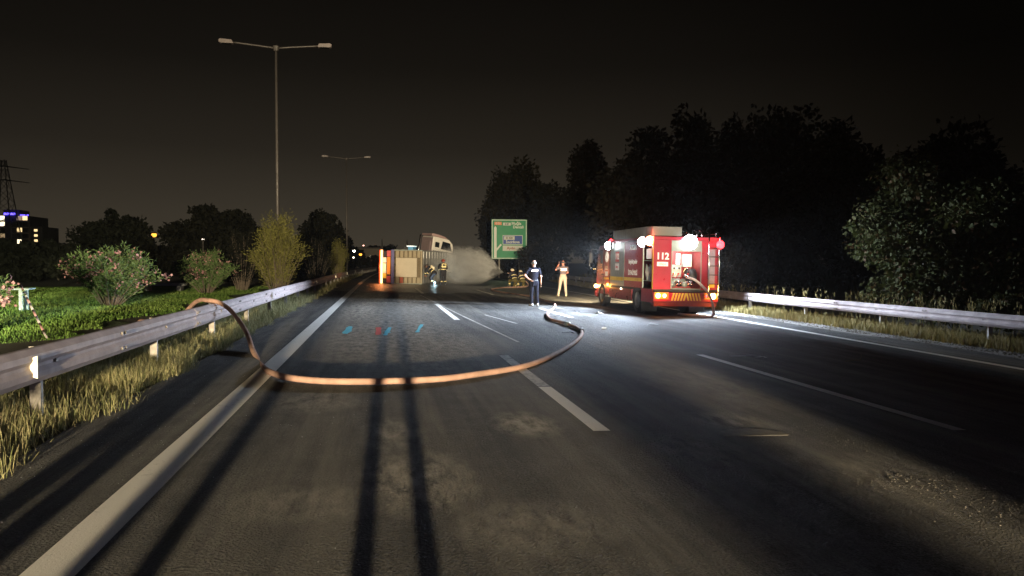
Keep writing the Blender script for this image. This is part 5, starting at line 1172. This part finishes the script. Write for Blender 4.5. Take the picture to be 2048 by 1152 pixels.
MB().tube([(-.25, -.05, .02), (-.08, 0, .035), (.06, -.02, .03), (.16, .10, .06)], [.008, .012, .010, .006], 6).part('stem', mat('twig_pale', (.17, .145, .10), .8), tw, True); MB().tube([(.06, -.02, .03), (.12, .02, .09), (.13, .06, .14)], [.008, .007, .004], 6).part('side_shoot', mat('twig_pale', (.17, .145, .10), .8), tw, True)
# patched inspection cover: half disc of paler asphalt with a raised rim
pc = onroad(1510, 872); mp = thing('road_patch', 'half round patch of pale repair asphalt in the middle lane', 'road patch', (pc.x, pc.y, gz(pc.x)), (0, math.atan(KF), 0))
MB().prism([(-.30, 0)]+[(.02-.36*math.cos(a), .30*math.sin(a)+.02) for a in np.linspace(.1, pi-.1, 12)]+[(.34, 0)], 'z', .001, .0045).part('patch', mat('patch_asphalt', (.15, .135, .11), .9, 0, .3, 9, .8, 70), mp)
# gravel and glass crumbs: nobody could count them
def stones(name, label, P, S, m):
    n = len(P); base = np.array([(1, 0, 0), (-.5, .87, 0), (-.5, -.87, 0), (.1, .1, .8), (0, 0, -.4)]); Fb = np.array([(0, 1, 3), (1, 2, 3), (2, 0, 3), (1, 0, 4), (2, 1, 4), (0, 2, 4)])
    an = RNG.uniform(0, 2*pi, n); c, s = np.cos(an), np.sin(an); q = base[None]*S[:, None, None]*RNG.uniform(.6, 1.4, (n, 1, 3)); V = np.empty((n, 5, 3))
    V[:, :, 0] = q[:, :, 0]*c[:, None]-q[:, :, 1]*s[:, None]; V[:, :, 1] = q[:, :, 0]*s[:, None]+q[:, :, 1]*c[:, None]; V[:, :, 2] = q[:, :, 2]; V += P[:, None, :]
    F_ = (np.arange(n)[:, None, None]*5+Fb[None]).reshape(-1, 3)
    o = bpy.data.objects.new(name, mesh_np(name, V.reshape(-1, 3), F_, m)); COL.objects.link(o); tag(o, label, 'gravel', kind='stuff')
def scatter(n, lst):
    out = []
    for x, y, rx, ry, k in lst:
        c = int(n*k); q = RNG.normal(0, .5, (c, 2)); out.append(np.stack([x+q[:, 0]*rx, y+q[:, 1]*ry], 1))
    q = np.concatenate(out); return np.column_stack([q, -KF*q[:, 0]+.003])
GR = mat('gravel_stone', (.13, .12, .10), .9, 0, .35, 40)
P = scatter(1100, [(2.75, 6.6, .5, .55, .22), (3.9, 5.2, .7, .35, .22), (4.3, 4.6, .9, .35, .18), (4.3, 6.5, 1.1, .5, .10), (.3, 5.6, .5, 1.0, .05), (5.0, 6.6, 1.2, .8, .08), (3.0, 9, 2.2, 3, .08), (12.3, 17, .5, 10, .15)])
stones('gravel', 'loose pale gravel scattered over the middle of the road', P, RNG.uniform(.002, .008, len(P)), GR)
P = scatter(330, [(-2.35, 7, .55, 3.5, .5), (-2.2, 12, .6, 5, .2), (-.5, 8, 1.5, 4, .3)])
stones('glass_crumbs', 'glittering glass crumbs on the dark hard shoulder beside the grass', P, RNG.uniform(.0015, .0045, len(P)), mat('glass_crumb', (.6, .62, .62), .15, 0, .05))
n_ = 2600; y_ = 8+RNG.uniform(0, 1, n_)*35; x_ = railv(y_)-1.5+RNG.normal(0, .25, n_); stones('shoulder_stones', 'pale stones on the gravel shoulder in front of the dry grass', np.column_stack([x_, y_, -KF*x_+.01]), RNG.uniform(.008, .028, n_), GR)

# ------------------------------------------------------------------ behind the camera: what lights the foreground and whose shadows fall across it
FX, FY, FZ = -.45, -38.0, 2.05
t = thing('floodlight_tripod', 'tripod floodlight on the road lighting the scene with warm light', 'floodlight', (FX, FY, gz(FX)))
for k in range(3):
    a = k*2*pi/3+pi/2; MB().cyl((.7*math.cos(a), .7*math.sin(a), 0), (0, 0, 1.2), .02, .02, 8).part('leg', BLACK, t)
MB().cyl((0, 0, 1.1), (0, 0, FZ-.12), .025, .02, 8).part('mast', SILVER, t); MB().bx(-.16, .16, -.10, .0, FZ-.12-gz(FX), FZ+.12-gz(FX)).part('lamp_housing', BLACK, t); MB().bx(-.14, .14, .002, .012, FZ-.10-gz(FX), FZ+.10-gz(FX)).part('lamp_glass', emit('flood_glass', (1, .8, .5), 20), t)
spot('flood_beam', (0, .10, FZ-gz(FX)), (-.6, 60, .8), FLOOD_W, FLOOD_C, 31, .85, t, .21)
t = thing('work_light', 'low work light on a folding stand aimed over the left barrier at the grass', 'work light', (-2.45, -9.0, gz(-2.45)))
for x in (-.22, .22): MB().tube([(x, -.2, .01), (x, .0, .85), (x, .2, .01)], .014, 6).part('stand_leg', BLACK, t)
MB().bx(-.22, .22, -.06, .0, .86, 1.06).part('lamp_housing', BLACK, t); MB().bx(-.19, .19, .002, .010, .88, 1.04).part('lamp_glass', emit('work_light_glass', (.9, 1, .92), 20), t)
spot('work_light_beam', (0, .08, .96), (-9.2, 30.0, -.2), LAWN_W, LAWN_C, 15, .7, t, .06)
def car():
    T = thing('patrol_car', 'dark patrol car with lit headlights and blue roof beacon on the right lanes', 'car', (3.0, -16.0, gz(3.0)), (0, math.atan(KF), math.radians(5)))
    pr = [(-2.1, .35), (2.1, .35), (2.2, .55), (2.15, .80), (1.1, .95), (.45, 1.45), (-1.2, 1.47), (-1.9, .98), (-2.2, .92)]
    MB().prism(pr, 'x', -.85, .85).part('body', mat('car_dark', (.05, .05, .07), .3, 0, .05, 3, 0, 0, 0, (.1, .1, .1), .5), T, False, .06)
    MB().prism([(1.02, .985), (.44, 1.42), (.40, 1.42), (.98, .985)], 'x', -.74, .74).part('windscreen', GLASS, T)
    for s in (-1, 1):
        wheel(T, s*.78, 1.3, .32, .2, s); wheel(T, s*.78, -1.35, .32, .2, s)
        MB().bx(s*.62-.17, s*.62+.17, 2.16, 2.20, .60, .76).part('head_lamp', emit('car_lamp', (1, .85, .62), 20), T); spot('car_beam', (s*.62, 2.28, .68), (s*.62+.6, 26, .25), CAR_W, CAR_C, 46, .8, T, .06)
    MB().bx(-.5, .5, -.25, .0, 1.475, 1.58).part('beacon_bar', emit('car_blue', (.1, .1, 1), 10), T); point('blue_glow', (-.3, .1, 1.75), 800, (.14, .10, 1.0), T, .05)
car()
BYST = dict(shirt=mat('jacket_plain', (.05, .05, .05), .9), trousers=mat('jeans_plain', (.05, .06, .09), .9))
BG_ = 'onlookers standing on the road beside the photographer'
person('photographer in dark clothes standing astride on the left lane', (.00, -.75, gz(0)), 0, dict(anL=(-.155, -.02, .09), knL=(-.15, .02, .5), anR=(.155, -.02, .09), knR=(.15, .02, .5), elL=(-.26, .1, 1.2), wrL=(-.1, .3, 1.42), elR=(.26, .1, 1.2), wrR=(.1, .3, 1.42), handL=(0, .3, 1), handR=(0, .3, 1)), BYST, 1.0, BG_, .95, 'long', .02)
person('onlooker in dark clothes standing with feet apart by the white edge line', (-1.21, -2.4, gz(-1.1)), 0, dict(anL=(-.155, -.02, .09), knL=(-.15, .02, .5), anR=(.13, -.02, .09), knR=(.13, .02, .5)), BYST, 1.0, BG_, 1.0, 'long', .02)
person('onlooker in a long coat standing on the dark hard shoulder', (-1.95, -1.6, gz(-1.9)), .1, dict(anL=(-.11, -.02, .09), anR=(.11, -.02, .09)), BYST, 1.0, BG_, 1.5, 'long', .02)
person('onlooker in dark clothes walking on the middle lane', (.80, -21.0, gz(.8)), -.1, dict(anL=(-.13, -.14, .09), knL=(-.11, .0, .5), anR=(.13, .16, .09), knR=(.11, .1, .5)), BYST, 1.0, BG_, 1.05, 'long', .02)
person('onlooker in dark clothes standing on the right lane', (4.6, -9.5, gz(4.6)), .4, dict(anL=(-.07, -.02, .09), anR=(.07, -.02, .09)), BYST, 1.0, BG_, 1.7, 'long', .02)

# ------------------------------------------------------------------ thin haze added over the road as a stand-in for lamp glare
hzb = MB(); hzb.bx(-420, 420, -75, 420, -3.2, 42); hm = bpy.data.materials.new('glare_haze'); hm.use_nodes = True; ht = NT(hm); ht.n.remove(ht.n['Principled BSDF'])
hv = ht.new('ShaderNodeVolumePrincipled'); hv.inputs['Color'].default_value = (.95, .95, .95, 1); hv.inputs['Density'].default_value = .00028; hv.inputs['Anisotropy'].default_value = .7
ht.l.new(hv.outputs[0], ht.n['Material Output'].inputs['Volume'])
tag(hzb.part('haze', hm), 'thin haze over the whole road, added to stand in for lamp glare', 'haze', kind='stuff')

# cloth, steel and stone are matt
for k_ in ('cloth_navy', 'cloth_navy_trousers', 'vest_mauve_grey', 'trousers_stone', 'turnout_cloth', 'turnout_trousers_yellow', 'jacket_plain', 'jeans_plain', 'hair_grey', 'hose_jacket', 'galvanised_steel', 'gravel_stone', 'skin'):
    MATS[k_].node_tree.nodes['Principled BSDF'].inputs['Specular IOR Level'].default_value = .10
